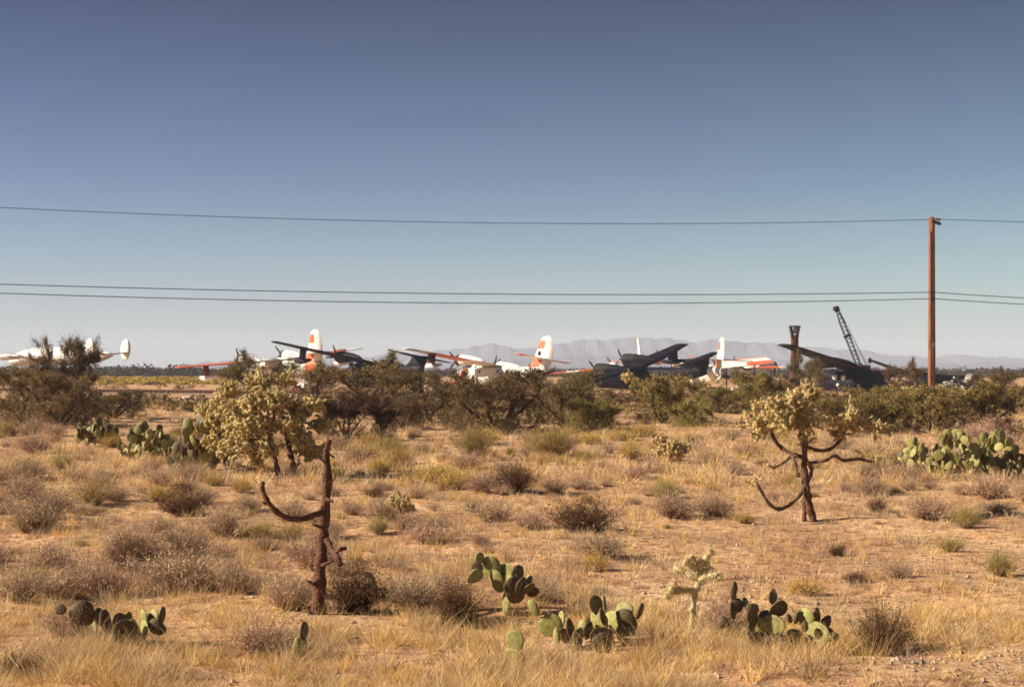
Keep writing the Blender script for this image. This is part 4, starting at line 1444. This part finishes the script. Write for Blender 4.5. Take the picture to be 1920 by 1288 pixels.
def flying_boat(label, px, D, nose_dir, roll=0.0, pitch=0.0, z0=0.4, body=WH, wing_l=((0, 14.6, WH),), wing_r=((0, 14.6, WH),), fin='full', fin_mat=(WH, OR), band=None, cheat=None,
                floats=(True, True), tail_cut=None, nose_cut=None, props=True, extra=None, tailplane=True, scale=1.0, name='flying_boat'):
    pos = Vector(((px - CX) / F * D, D, 0))
    root = empty(name, pos)
    tag(root, label, 'aircraft', 'twin-engined flying boats in the scrap yard')
    yaw = math.atan2(nose_dir[1], nose_dir[0])
    rotm = Matrix.Rotation(yaw, 3, 'Z') @ Matrix.Rotation(-pitch, 3, 'Y') @ Matrix.Rotation(roll, 3, 'X')
    root.rotation_euler = rotm.to_euler()
    root.scale = (scale,) * 3
    root.location = pos + Vector((0, 0, z0))
    # fuselage
    secs = [(8.9, 1.35, 1.75, .15), (8.5, .95, 2.1, .6), (7.6, .5, 2.45, .95), (6.2, .18, 2.75, 1.18), (5.0, .08, 3.25, 1.22), (4.0, .04, 3.4, 1.24), (2.5, .0, 3.15, 1.25), (0.5, .0, 3.15, 1.25),
            (-.6, .02, 3.15, 1.22), (-.65, .22, 3.15, 1.2), (-3, .55, 3.1, 1.1), (-5.5, .95, 3.05, .92), (-8, 1.35, 3.05, .7), (-10, 1.75, 3.1, .42), (-10.9, 2.05, 3.0, .15)]
    secs = [s for s in secs if (tail_cut is None or s[0] > tail_cut) and (nose_cut is None or s[0] < nose_cut)]
    rings = [section(*s) for s in secs]
    n = len(rings[0])
    mi = []
    for i in range(len(secs) - 1):
        xm = (secs[i][0] + secs[i + 1][0]) / 2
        row = []
        for k in range(n):
            z = (rings[i][k].z + rings[i][(k + 1) % n].z) / 2
            c = body
            if band and band[0] < xm < band[1]:
                c = band[2]
            if cheat is not None and 1.5 < z < 2.1:
                c = cheat
            if z < .6 and body == WH:
                c = SV
            row.append(c)
        mi.append(row)
    m = MB()
    m.loft(rings, mi)
    fus = m.obj('fuselage', AMATS, root)
    if nose_cut is None:
        m = MB()
        for s_ in (-1, 1):
            m.box((4.6, s_ * .95, 3.0), (.9, .5, .42), 0, Matrix.Rotation(R(20 * s_), 3, 'X'))
        m.box((5.15, 0, 3.02), (.35, 1.3, .42), 0)
        m.obj('cockpit_window', [M_glass], fus)
    for k, (xw, zw) in enumerate(((1.8, 2.2), (-1.9, 2.25), (-3.8, 2.3))):
        if tail_cut is None or xw > tail_cut + 1:
            m = MB()
            m.tube([(xw, -1.24 + .04 * k, zw), (xw, 1.24 - .04 * k, zw)], .2, 10, 0)
            m.obj('window', [M_glass], fus)
    # wings
    for sgn, zones in ((1, wing_l), (-1, wing_r)):
        if not zones:
            continue
        rings, mm = [], []
        for (y0, y1, mt) in zones:
            k = max(1, int((y1 - y0) / 1.2))
            for j in range(k):
                yy = y0 + (y1 - y0) * j / k
                rings.append(yy)
                mm.append(mt)
        rings.append(zones[-1][1])
        full = zones[-1][1] > 14
        rr = []
        for yy in rings:
            t = yy / 14.6
            ch = 4.2 if yy < 4 else 4.2 - 1.9 * (yy - 4) / 10.6
            rr.append(airfoil(sgn * yy, 2.3 - .25 * t, ch, 3.15 + .05 * yy * .5, .15 if yy < 4 else .13))
        if full:
            t = 1
            rr.append(airfoil(sgn * 15.0, 1.7, 1.4, 3.54, .08))
            mm.append(mm[-1])
        m = MB()
        if sgn > 0:
            rr = [r_[::-1] for r_ in rr]
        m.loft(rr, mm)
        wg = m.obj('wing', AMATS, root)
        # engine
        if zones[-1][1] > 3.6:
            m = MB()
            yc = sgn * 3.5
            prof = [(-1.9, .08, 3.3), (-1.0, .35, 3.4), (.6, .58, 3.5), (2.0, .70, 3.55), (3.1, .78, 3.55), (3.9, .76, 3.55), (4.1, .62, 3.55)]
            rings = [[Vector((x, yc + math.cos(a) * rd, zc + math.sin(a) * rd)) for a in np.linspace(0, 2 * math.pi, 15)[:-1]] for x, rd, zc in prof]
            m.loft(rings, [body, body, body, BK if body == NV else body, BK, BK])
            en = m.obj('engine', AMATS, root)
            if props:
                m = MB()
                m.tube([(4.1, yc, 3.55), (4.35, yc, 3.55), (4.65, yc, 3.55)], [.2, .2, .05], 8, 0)
                for k in range(3):
                    a = 2 * math.pi * k / 3 + random.uniform(0, 2)
                    d = Vector((0, math.cos(a), math.sin(a)))
                    m.tube([Vector((4.35, yc, 3.55)) + d * .15, Vector((4.35, yc, 3.55)) + d * .9, Vector((4.38, yc, 3.55)) + d * 1.7], [.06, .13, .07], 5, 0)
                m.obj('propeller', [M_black], en)
        if floats[0 if sgn > 0 else 1] and zones[-1][1] > 11:
            m = MB()
            yc = sgn * 10.9
            m.loft([[Vector((xx, yc + dy, zz)) for xx, dy in ((1.3, .0), (.9, .09), (.0, .09), (-.4, 0), (0, -.09), (.9, -.09))] for zz in (3.38, 2.05)], MR if body == WH else NV)
            prof = [(2.4, .05, .0), (1.9, .26, -.05), (.9, .38, -.1), (-.3, .36, -.05), (-1.6, .2, .08), (-2.1, .04, .15)]
            fl = m.obj('float_strut', AMATS, root)
            m = MB()
            rings = [[Vector((x, yc + math.cos(a) * rd * .9, 1.8 + dz + math.sin(a) * rd)) for a in np.linspace(0, 2 * math.pi, 11)[:-1]] for x, rd, dz in prof]
            m.loft(rings, WH if body == WH else NV)
            m.obj('float', AMATS, fl)
    # fin: closed tapered outline with thickness
    def plate(nm, outline, th, cells, par):
        m = MB()
        rows = outline          # [(z, x_le, x_te)] bottom to top
        rr = []
        for (z, a, b) in rows:
            ch = a - b
            half = [(0, 0), (.12, .8), (.35, 1), (.52, .85), (1, .05)]
            tt = th * (.35 + .65 * min(1, ch / 3))
            rr.append([Vector((a - u * ch, v * tt / 2, z)) for u, v in half] + [Vector((a - u * ch, -v * tt / 2, z)) for u, v in half[::-1][:-1]][:])
        nk = len(rr[0])
        mm = []
        for i in range(len(rr) - 1):
            row = []
            zc = (rows[i][0] + rows[i + 1][0]) / 2
            for k in range(nk):
                u = ((rr[i][k].x + rr[i][(k + 1) % nk].x) / 2 - rows[i][2]) / max(.01, rows[i][1] - rows[i][2])
                row.append(cells(zc, u))
            mm.append(row)
        m.loft(rr, mm)
        return m.obj(nm, AMATS, par)
    if tail_cut is None and fin:
        fm, fo = fin_mat
        zs = [2.85, 3.3, 3.75, 4.2, 4.75, 5.1, 5.45, 5.75, 6.2, 6.6, 6.9, 7.1, 7.2]
        xle = [-6.4, -7.3, -7.75, -7.95, -8.15, -8.3, -8.42, -8.52, -8.7, -8.9, -9.1, -9.5, -9.9]
        xte = [-11.1, -11.35, -11.5, -11.55, -11.6, -11.6, -11.58, -11.5, -11.4, -11.25, -11.05, -10.8, -10.4]
        rows = list(zip(zs, xle, xte))
        if fin == 'stub':
            rows = [r_ for r_ in rows if r_[0] < 4.6]

        def cells(z, u):
            if fo is None:
                return fm
            if u > .46 and (z < 4.4 or 5.3 < z < 6.75):
                return fo
            return fm
        f_ = plate('tail_fin', rows, .42, cells, root)
        if extra == 'emblem':
            m = MB()
            for s_ in (-1, 1):
                m.tube([(-9.15, s_ * .18, 4.85), (-9.15, s_ * .225, 4.85)], .42, 4, 0, smooth=False)
            e = m.obj('emblem', [M_black], f_)
    if tail_cut is None and tailplane:
        for sgn in (1, -1):
            m = MB()
            rr = [airfoil(sgn * yy, -8.6 - .12 * yy, 2.6 - .28 * yy, 4.05 + .02 * yy, .11) for yy in (.1, 1.5, 3.2, 4.7)]
            if sgn > 0:
                rr = [r_[::-1] for r_ in rr]
            m.loft(rr, [body, body, OR if body == WH else body])
            m.obj('tailplane', AMATS, root)
    if extra == 'dots':
        m = MB()
        for (dx, dz, rd) in ((-1.2, .0, .36), (.1, .05, .36), (-.5, -.95, .2)):
            m.tube([(2.6 + dx, 1.2, 2.1 + dz), (2.6 + dx, 1.29, 2.1 + dz)], rd, 14, 0)
        m.obj('white_dots', [M_white], fus)
    return root


ND = (-.66, .75)
OWL = ((0, 2, WH), (2, 5, WH), (5, 13.2, OR), (13.2, 14.6, OR))
EWL = ((0, 5.5, WH), (5.5, 11.6, OR), (11.6, 14.6, WH))
flying_boat('white flying boat with orange drooping wing, beyond the largest pale cholla', 523, 190, ND, R(-5.5), 0, .95, WH, OWL, EWL, band=(-9.5, -7, OR), scale=.98)
flying_boat('white flying boat with raised orange wing and dark emblem on its fin', 924, 193, ND, R(7.5), 0, .1, WH, EWL, ((0, 5, WH), (5, 9.5, OR)), band=(5, 6.9, OR), extra='emblem')
flying_boat('dark flying boat with raised thin wing, crossing before the first orange fin', 700, 182, (-.62, .78), R(9.5), 0, .3, NV, ((0, 14.6, NV),), ((0, 7, NV),), fin='stub', fin_mat=(NV, None), floats=(True, False))
flying_boat('dark flying boat with one wing drooped to the ground and one raised high', 1196, 190, (-.80, .60), R(-11.5), 0, .05, NV, ((0, 14.6, NV),), ((0, 14.6, NV),), fin='stub', fin_mat=(NV, None), floats=(False, True))
flying_boat('white flying boat with narrow fin and orange striped wing beyond the dark one', 1316, 206, (-.10, .995), R(4), 0, .1, WH, ((0, 5, WH), (5, 9, OR)), ((0, 2.5, WH), (2.5, 6, OR)), floats=(False, False))
flying_boat('flying boat showing only its fin edge-on and a faded orange wing', 1199, 216, (.03, 1.0), R(-7), 0, .25, WH, ((0, 3, WH), (3, 9, OR), (9, 11, WH), (11, 14.6, OR)), ((0, 6, WH),), floats=(False, False))
flying_boat('white flying boat hull with blue side stripe beyond the striped orange wing', 1392, 226, (.62, .78), R(1), 0, -.1, WH, ((0, 2, WH), (2, 6, WH)), ((0, 2.2, WH), (2.2, 7, OR), (7, 8.5, WH)), cheat=BL, fin=None, tail_cut=-9, floats=(False, False), tailplane=False)
flying_boat('broken dark flying boat with three white dots on its side by the crane', 1606, 172, (-.62, .78), R(12), 0, -.55, NV, ((0, 13.5, NV),), None, fin=None, tail_cut=-3.2, nose_cut=5.6, floats=(False, False), props=False, extra='dots')

# four-engined airliner on the far left: white roof, oval twin fins
D = 345
pos = Vector(((212 - CX) / F * D, D, 0))
al = empty('airliner', pos)
tag(al, 'distant white-topped airliner with rounded twin tail fins behind dark mesquites', 'aircraft')
nd = Vector((-.85, .53, 0)).normalized()
al.rotation_euler = (0, 0, math.atan2(nd.y, nd.x))
al.scale = (1.3, 1.3, 1.3)
al.location = pos + Vector((0, 0, .2))
m = MB()
secs = [(0, 4.9, .25), (1.5, 4.8, .7), (4, 4.6, 1.15), (8, 4.55, 1.6), (13, 4.7, 1.8), (20, 4.75, 1.8), (25, 4.4, 1.7), (28, 4.0, 1.3), (29.5, 3.8, .7), (30, 3.7, .2)]
rings = [[Vector((x, math.cos(a) * rd, zc + math.sin(a) * rd)) for a in np.linspace(0, 2 * math.pi, 19)[:-1]] for x, zc, rd in secs]
mi = [[(WH if (rings[i][k].z + rings[i][(k + 1) % 18].z) / 2 > secs[i][1] - secs[i][2] * .35 else SV) for k in range(18)] for i in range(len(rings) - 1)]
m.loft(rings, mi)
m.obj('fuselage', AMATS, al)
for sgn in (-1, 1):
    m = MB()
    rr = [airfoil(sgn * yy, 2.6 - .1 * yy, 2.6 - .12 * yy, 4.9 + .1 * yy, .12) for yy in (.2, 2.2, 4.4)]
    if sgn > 0:
        rr = [a[::-1] for a in rr]
    m.loft(rr, MR)  # dark red stands in for the shadow lying on the tailplane
    m.obj('tailplane', AMATS, al)
    m = MB()
    rows = []
    for t in np.linspace(-1, 1, 13):
        z = 5.9 + t * 2.1
        wv = math.sqrt(max(.01, 1 - t * t))
        rows.append([Vector((1.4 + c * 1.4 * wv - .15 * t, sgn * 4.4 + .13 * s2 * wv, z)) for c, s2 in ((1, 0), (.5, 1), (-.4, .8), (-1, 0), (-.4, -.8), (.5, -1))])
    m.loft(rows, WH)
    m.obj('tail_fin', AMATS, al)
    m = MB()
    rr = [airfoil(sgn * yy, 18.5 - .08 * yy, 4.6 - .17 * yy, 3.6 + .1 * yy, .13) for yy in ((1, 4, 8, 11) if sgn > 0 else (1, 2.5, 4, 6))]
    if sgn > 0:
        rr = [a[::-1] for a in rr]
    m.loft(rr, SV)
    m.obj('wing', AMATS, al)
    for yy in (5, 9.5)[:1 if sgn < 0 else 2]:
        m = MB()
        zc = 3.6 + .1 * yy
        prof = [(14, .1), (15.5, .5), (18, .7), (20, .72), (20.6, .55)]
        m.loft([[Vector((x, sgn * yy + math.cos(a) * rd, zc + math.sin(a) * rd)) for a in np.linspace(0, 2 * math.pi, 11)[:-1]] for x, rd in prof], SV)
        m.obj('engine', AMATS, al)

# ------------------------------------------------------------------ crane, tower wreck, wing wreck, scrap
g = Vector(((1622 - CX) / F * 184, 184, 0))
cr = empty('crane', g)
tag(cr, 'lattice-boom crane rising behind the dotted dark fuselage', 'crane')
foot = P(1616, 700, 184) - g
head = P(1569, 580, 186) - g
ax = (head - foot)
Lc = ax.length
ax.normalize()
u = ax.cross(Vector((0, 1, 0))).normalized()
v = ax.cross(u)
m = MB()
N = 16
hw = lambda t: .10 + .20 * min(1, t * 5, (1 - t) * 5)
cor = [(1, 1), (1, -1), (-1, -1), (-1, 1)]
for (a, b) in cor:
    m.tube([foot + ax * Lc * t + (u * a + v * b) * hw(t) for t in (0, .2, .5, .8, 1)], .055, 5, 0)
for i in range(N):
    t0, t1 = i / N, (i + 1) / N
    for k in range(4):
        a, b = cor[k], cor[(k + 1) % 4]
        p = foot + ax * Lc * t0 + (u * a[0] + v * a[1]) * hw(t0)
        q2 = foot + ax * Lc * t1 + (u * b[0] + v * b[1]) * hw(t1)
        m.tube([p, q2], .032, 4, 0)
m.obj('boom', M_black, cr)
m = MB()
m.box(head, (.6, .5, .7), 0, Matrix.Rotation(R(-22), 3, 'Y'))
m.tube([head + Vector((-.1, -.5, .1)), head + Vector((-.1, .5, .1))], .34, 12, 0)
m.obj('boom_head', M_black, cr)
for t in (.42, .88):
    m = MB()
    c = foot + ax * Lc * (1 - t)
    m.box(c, (.85, .8, .3), 0, Matrix.Rotation(R(-22), 3, 'Y'))
    m.obj('boom_joint', M_black, cr)
m = MB()
for dy in (-.3, .3):
    m.tube([head + Vector((.1, dy, .2)), foot + Vector((.75, dy, .9))], .03, 4, 0)
m.obj('pendant_cable', M_black, cr)
m = MB()
m.box((1.2, 0, 1.9), (3.6, 2.4, 1.6), 0)
m.box((-.2, -.75, 2.6), (1.3, .9, 1.5), 0)
m.box((.8, 0, 1.0), (1.4, 1.4, .4), 0)
m.obj('cab', M_maroon, cr)
m = MB()
m.box((-.25, -1.21, 2.75), (.9, .03, .8), 0)
m.obj('cab_window', M_glass, cr)
for dy in (-1.2, 1.2):
    m = MB()
    m.loft([[Vector((x + .8, dy + s_, z + .42)) for x, z in [(math.cos(a) * .4 + (1.5 if math.cos(a) > 0 else -1.5), math.sin(a) * .4) for a in np.linspace(.1, 2 * math.pi + .1, 17)[:-1]]] for s_ in (-.28, .28)], 0)
    m.obj('track', M_black, cr)

# upended wreck like a tower with a flared top
g = Vector(((1490 - CX) / F * 186, 186, 0))
up = empty('upended_wreck', g)
tag(up, 'dark upended aircraft section standing upright with flared open top', 'wreckage')
zt = P(1490, 612, 186).z
prof = [(0, .75), (2, .62), (4, .5), (5.5, .46), (6.8, .47), (7.4, .5)]
m = MB()
m.loft([[Vector((math.cos(a) * rd * 1.1, math.sin(a) * rd * .8, z)) for a in np.linspace(0, 2 * math.pi, 13)[:-1]] for z, rd in prof], 0)
m.obj('column', M_rust, up)
for s_, nmn in ((-1, 0), (1, 0)):
    m = MB()
    m.loft([[Vector((s_ * (cx + dx), dy, z)) for dx, dy in ((-.16, -.35), (.16, -.35), (.16, .35), (-.16, .35))] for z, cx in ((6.9, .28), (7.7, .38), (zt - .05, .56), (zt + .05, .58))], 0)
    m.obj('flared_strut', M_black, up)
m = MB()
m.box((.1, 0, zt - .5), (.5, .3, .9), 0)
m.obj('pale_fitting', M_silver, up)
m = MB()
m.box((0, 0, zt + .02), (1.4, .6, .16), 0)
m.obj('top_frame', M_black, up)

# detached striped wing panel leaning beyond the narrow fin
g = Vector(((1395 - CX) / F * 200, 200, 0))
m = MB()
rr, N_ = [], 9
for i in range(N_ + 1):
    t = i / N_
    top_, bot_ = P(1338 + 92 * t, 677 - 8 * t, 202 - t) - g, P(1340 + 112 * t, 692 - 12 * t, 199 - t) - g
    dd = (bot_ - top_)
    nn = Vector((0, -.35, .94)) * .16
    rr.append([top_, top_ + dd * .25 + nn, top_ + dd * .7 + nn, bot_, bot_ - nn * .6, top_ + dd * .3 - nn])
m.loft(rr, [[OR, WH, OR if i > 4 else WH, WH, SV, OR] for i in range(N_)], True, False)
# two timber props carry it
o = empty('detached_wing', g)
tag(o, 'detached white wing panel with orange edges propped right of the narrow fin', 'aircraft wing')
m.obj('panel', AMATS, o)
for px_ in (1362, 1415):
    m = MB()
    tp = P(px_, 684, 200) - g
    m.tube([Vector((tp.x, tp.y, 0)), tp], .09, 6, 0)
    m.obj('prop', M_rust, o)

# wing wreck right of the crane
g = Vector(((1740 - CX) / F * 176, 176, 0))
ww = empty('wing_wreck', g)
tag(ww, 'thin dark torn wing sloping from the crane to the scrap heap', 'wreckage')
path = [(1632, 676), (1665, 688), (1700, 699), (1750, 706), (1800, 711), (1835, 713)]
m = MB()
rr = []
for i, (a, b) in enumerate(path):
    c = P(a, b, 176 + i * .6) - g
    ch = 1.2 + .45 * i
    rr.append([c + Vector((0, du * ch, dz * .14 * (1 + i * .35))) for du, dz in ((-.5, 0), (-.3, 1), (0, 1.4), (.4, .5), (.6, 0), (.3, -.5), (-.2, -.7))])
m.loft(rr, 0)
m.obj('wing_panel', M_navy, ww)
m = MB()
m.tube(local([P(1631, 673, 176), P(1631, 679, 176.5)], g), .22, 8, 0)
m.obj('torn_tip', M_black, ww)
m = MB()
m.loft([[P(a, b, 178 + dd) - g for a, dd in ((c0, 0), (c1, 0), (c1, .4), (c0, .4))] for b, c0, c1 in ((730, 1820, 1832), (722, 1823, 1836), (710, 1827, 1838))], 0, True, False)
m.obj('standing_rib', M_black, ww)
m = MB()
m.loft([[Vector((x, math.cos(a) * rd, 1.2 + math.sin(a) * rd)) for a in np.linspace(0, 2 * math.pi, 13)[:-1]] for x, rd in ((-1.5, .4), (-.5, .8), (1, .85), (3.5, .7), (5, .3))], 0)
m.obj('hull_fragment', M_navy, ww)


def scrap(label, px, D, w_, h_, n, mats, seed):
    r_ = random.Random(seed)
    g = Vector(((px - CX) / F * D, D, 0))
    m = MB()
    for i in range(n):
        x = max(-w_ * .55, min(w_ * .55, r_.gauss(0, w_ * .32)))
        z = abs(r_.gauss(0, h_ * .4)) * max(.2, 1 - abs(x) / w_)
        rt = Euler((r_.uniform(-1, 1), r_.uniform(-1, 1), r_.uniform(0, 3))).to_matrix()
        mi = r_.randrange(len(mats))
        k = r_.random()
        c = Vector((x, r_.gauss(0, w_ * .15), max(.12, z)))
        if k < .6:       # bent sheet
            L, W_ = r_.uniform(.4, 1.5), r_.uniform(.3, .8)
            rings = [[c + rt @ Vector((L * (t - .5), s_ * W_ / 2, .12 * math.sin(t * 4 + i) + zz)) for s_, zz in ((-1, 0), (1, 0), (1, .03), (-1, .03))] for t in np.linspace(0, 1, 5)]
            m.loft(rings, mi, True, False)
        else:
            m.tube([c, c + rt @ Vector((r_.uniform(.5, 1.8), 0, 0))], r_.uniform(.04, .2), 7, mi)
    o = m.obj('scrap_heap', mats)
    o.location = g
    return tag(o, label, 'scrap heap')


scrap('grey heap of crumpled aircraft scrap right of the utility pole', 1795, 172, 4.2, 1.9, 130, [M_silver, M_silver, M_white, M_black], 1)
scrap('low pile of pale scrap under the raised orange wing', 800, 165, 1.8, .6, 26, [M_white, M_silver, M_maroon], 2)
scrap('dark scrap pile between striped wing and upended wreck', 1475, 165, 4.2, 1.9, 60, [M_maroon, M_rust, M_black, M_navy], 3)
scrap('white scrap under the tail of the drooped dark plane', 1385, 168, 2.2, .8, 22, [M_white, M_white, M_silver], 4)
scrap('dark tangled scrap under the broken dotted fuselage', 1600, 166, 3.0, .35, 40, [M_navy, M_black, M_silver], 5)
scrap('pale scrap in front of the first flying boat', 560, 176, 3.2, 1.3, 40, [M_white, M_orange, M_silver, M_white], 6)
scrap('small scrap between utility pole and dotted fuselage', 1680, 168, 3.0, .9, 40, [M_navy, M_rust, M_silver], 7)


scrap('dark wreckage strewn just right of the striped wing', 1430, 178, 4.0, 1.8, 50, [M_navy, M_black, M_maroon, M_silver], 8)
scrap('dark wreckage beneath the slanting wing between tower and crane', 1545, 180, 4.6, 2.6, 80, [M_navy, M_black, M_navy, M_silver], 9)
scrap('dark wreckage just beyond the utility pole foot on its left side', 1665, 176, 4.5, 2.1, 70, [M_navy, M_black, M_rust, M_silver], 11)
scrap('dark broken plates heaped at the far end of the grey scrap', 1858, 170, 4.0, 1.8, 60, [M_navy, M_black, M_maroon], 12)
scrap('dark plates and tubes directly behind the utility pole', 1735, 182, 4.5, 2.3, 70, [M_navy, M_black, M_maroon, M_silver], 13)
scrap('white and dark scrap below the wing joint of the second white plane', 880, 172, 3.0, 1.6, 40, [M_white, M_orange, M_black], 10)


def float_scrap(label, px, py, L, mat, rz, tilt=0.0, name='aircraft_float'):
    g = G(px, py)
    m = MB()
    prof = [(-.5, .02, .06), (-.38, .10, .02), (-.1, .15, 0), (.2, .14, 0), (.42, .06, .03), (.5, .01, .05)]
    m.loft([[Vector((x * L, math.cos(a) * rd * L, (.15 + dz) * L + math.sin(a) * rd * L)) for a in np.linspace(0, 2 * math.pi, 11)[:-1]] for x, rd, dz in prof], 0)
    m.loft([[Vector((x * L, s_ * .012 * L, z * L)) for x, s_ in ((-.12, -1), (.12, -1), (.12, 1), (-.12, 1))] for z in (.25, .36)], 0)
    o = m.obj(name, mat)
    o.location = g
    o.rotation_euler = (0, tilt, rz)
    return tag(o, label, 'aircraft float', 'detached aircraft floats')


float_scrap('small white float lying in brown scrub before the track', 354, 751, 1.15, M_white, .3, .12)
float_scrap('white float on the ground under the dark plane tail', 1303, 730, 2.8, M_white, 2.6)
float_scrap('small white float on the ground below the drooped dark wing', 1131, 728, 1.6, M_white, .5)

# ------------------------------------------------------------------ labels of the scattered shrubs, from what stands around them
LM = {'the dead cholla stump': (605, 1010), 'the largest pale cholla': (540, 860), 'the tall right cholla': (1515, 930), 'the largest dark brown shrub': (1093, 980), 'the small pale lone cholla': (752, 970),
      'the rounded bushy cholla': (1256, 850), 'the leftmost pear clump': (185, 825), 'the second pear clump': (275, 845), 'the fan-shaped green bush': (888, 845), 'the arching mesquite limb': (1035, 800),
      'the yellow-green pear thicket': (1780, 865), 'the climbing pear': (945, 1110), 'the large round dark pad': (145, 1150), 'the wide centre pear': (1100, 1170), 'the dark-padded pear': (1460, 1170),
      'the young pale cholla': (1300, 1110), 'the round dark green shrub': (1246, 920), 'the bright yellow-green shrub': (300, 925), 'the widest purple-grey shrub': (335, 1080), 'the upright creosote bush': (1240, 780)}
desc = {'tan': 'tan twiggy shrub', 'yellow': 'yellow-topped shrub', 'green': 'olive green shrub', 'dark': 'dark brown shrub'}
groups = {'tan': 'tan bursage shrubs on the flat', 'yellow': 'yellow-topped shrubs on the flat', 'green': 'small olive shrubs on the flat', 'dark': 'dark shrubs on the flat'}
buckets = {}
for (o, nm, cw, px, py, wp) in auto:
    best = min(LM.items(), key=lambda kv: ((kv[1][0] - px) / 1.6) ** 2 + (kv[1][1] - py) ** 2)
    dx, dy = px - best[1][0], (py - best[1][1]) * 1.6
    hor = 'left' if dx < 0 else 'right'
    ver = 'before' if dy > 0 else 'beyond'
    if abs(dx) > 2.2 * abs(dy):
        rel = hor + ' of'
    elif abs(dy) > 2.2 * abs(dx):
        rel = ver
    else:
        rel = ver + ' and ' + hor + ' of'
    buckets.setdefault((cw, rel, best[0]), []).append((math.hypot(dx, dy), o))
ORD = ['', 'second', 'third', 'fourth', 'fifth', 'sixth', 'seventh', 'eighth', 'ninth', 'tenth', 'eleventh', 'twelfth', 'thirteenth', 'fourteenth']
for (cw, rel, lm), items in buckets.items():
    items.sort(key=lambda t: t[0])
    for i, (_, o) in enumerate(items):
        if len(items) == 1:
            s_ = 'only'
        elif i == len(items) - 1:
            s_ = 'farthest'
        else:
            s_ = ((ORD[i] + ' ') if i else '') + 'nearest'
        o['label'] = f'{s_} {desc[cw]} {rel} {lm}'
        o['group'] = groups[cw]

# ------------------------------------------------------------------ haze: the dusty air over the plain
hz = MB()
lo, hi = (-9000, -200, -6), (9000, 9200, 190)
V = [(x, y, z) for z in (lo[2], hi[2]) for x, y in ((lo[0], lo[1]), (hi[0], lo[1]), (hi[0], hi[1]), (lo[0], hi[1]))]
hz.add(V, [(0, 3, 2, 1), (4, 5, 6, 7), (0, 1, 5, 4), (1, 2, 6, 5), (2, 3, 7, 6), (3, 0, 4, 7)])
hm = bpy.data.materials.new('haze')
hm.use_nodes = True
hn = hm.node_tree
for nd in list(hn.nodes):
    if nd.type == 'BSDF_PRINCIPLED':
        hn.nodes.remove(nd)
pv = hn.nodes.new('ShaderNodeVolumePrincipled')
pv.inputs['Color'].default_value = (0.68, 0.80, 1.0, 1)
pv.inputs['Density'].default_value = 0.00018
hn.links.new(pv.outputs[0], hn.nodes['Material Output'].inputs['Volume'])
tag(hz.obj('haze', hm), 'thin dusty haze over the plain', kind='stuff')
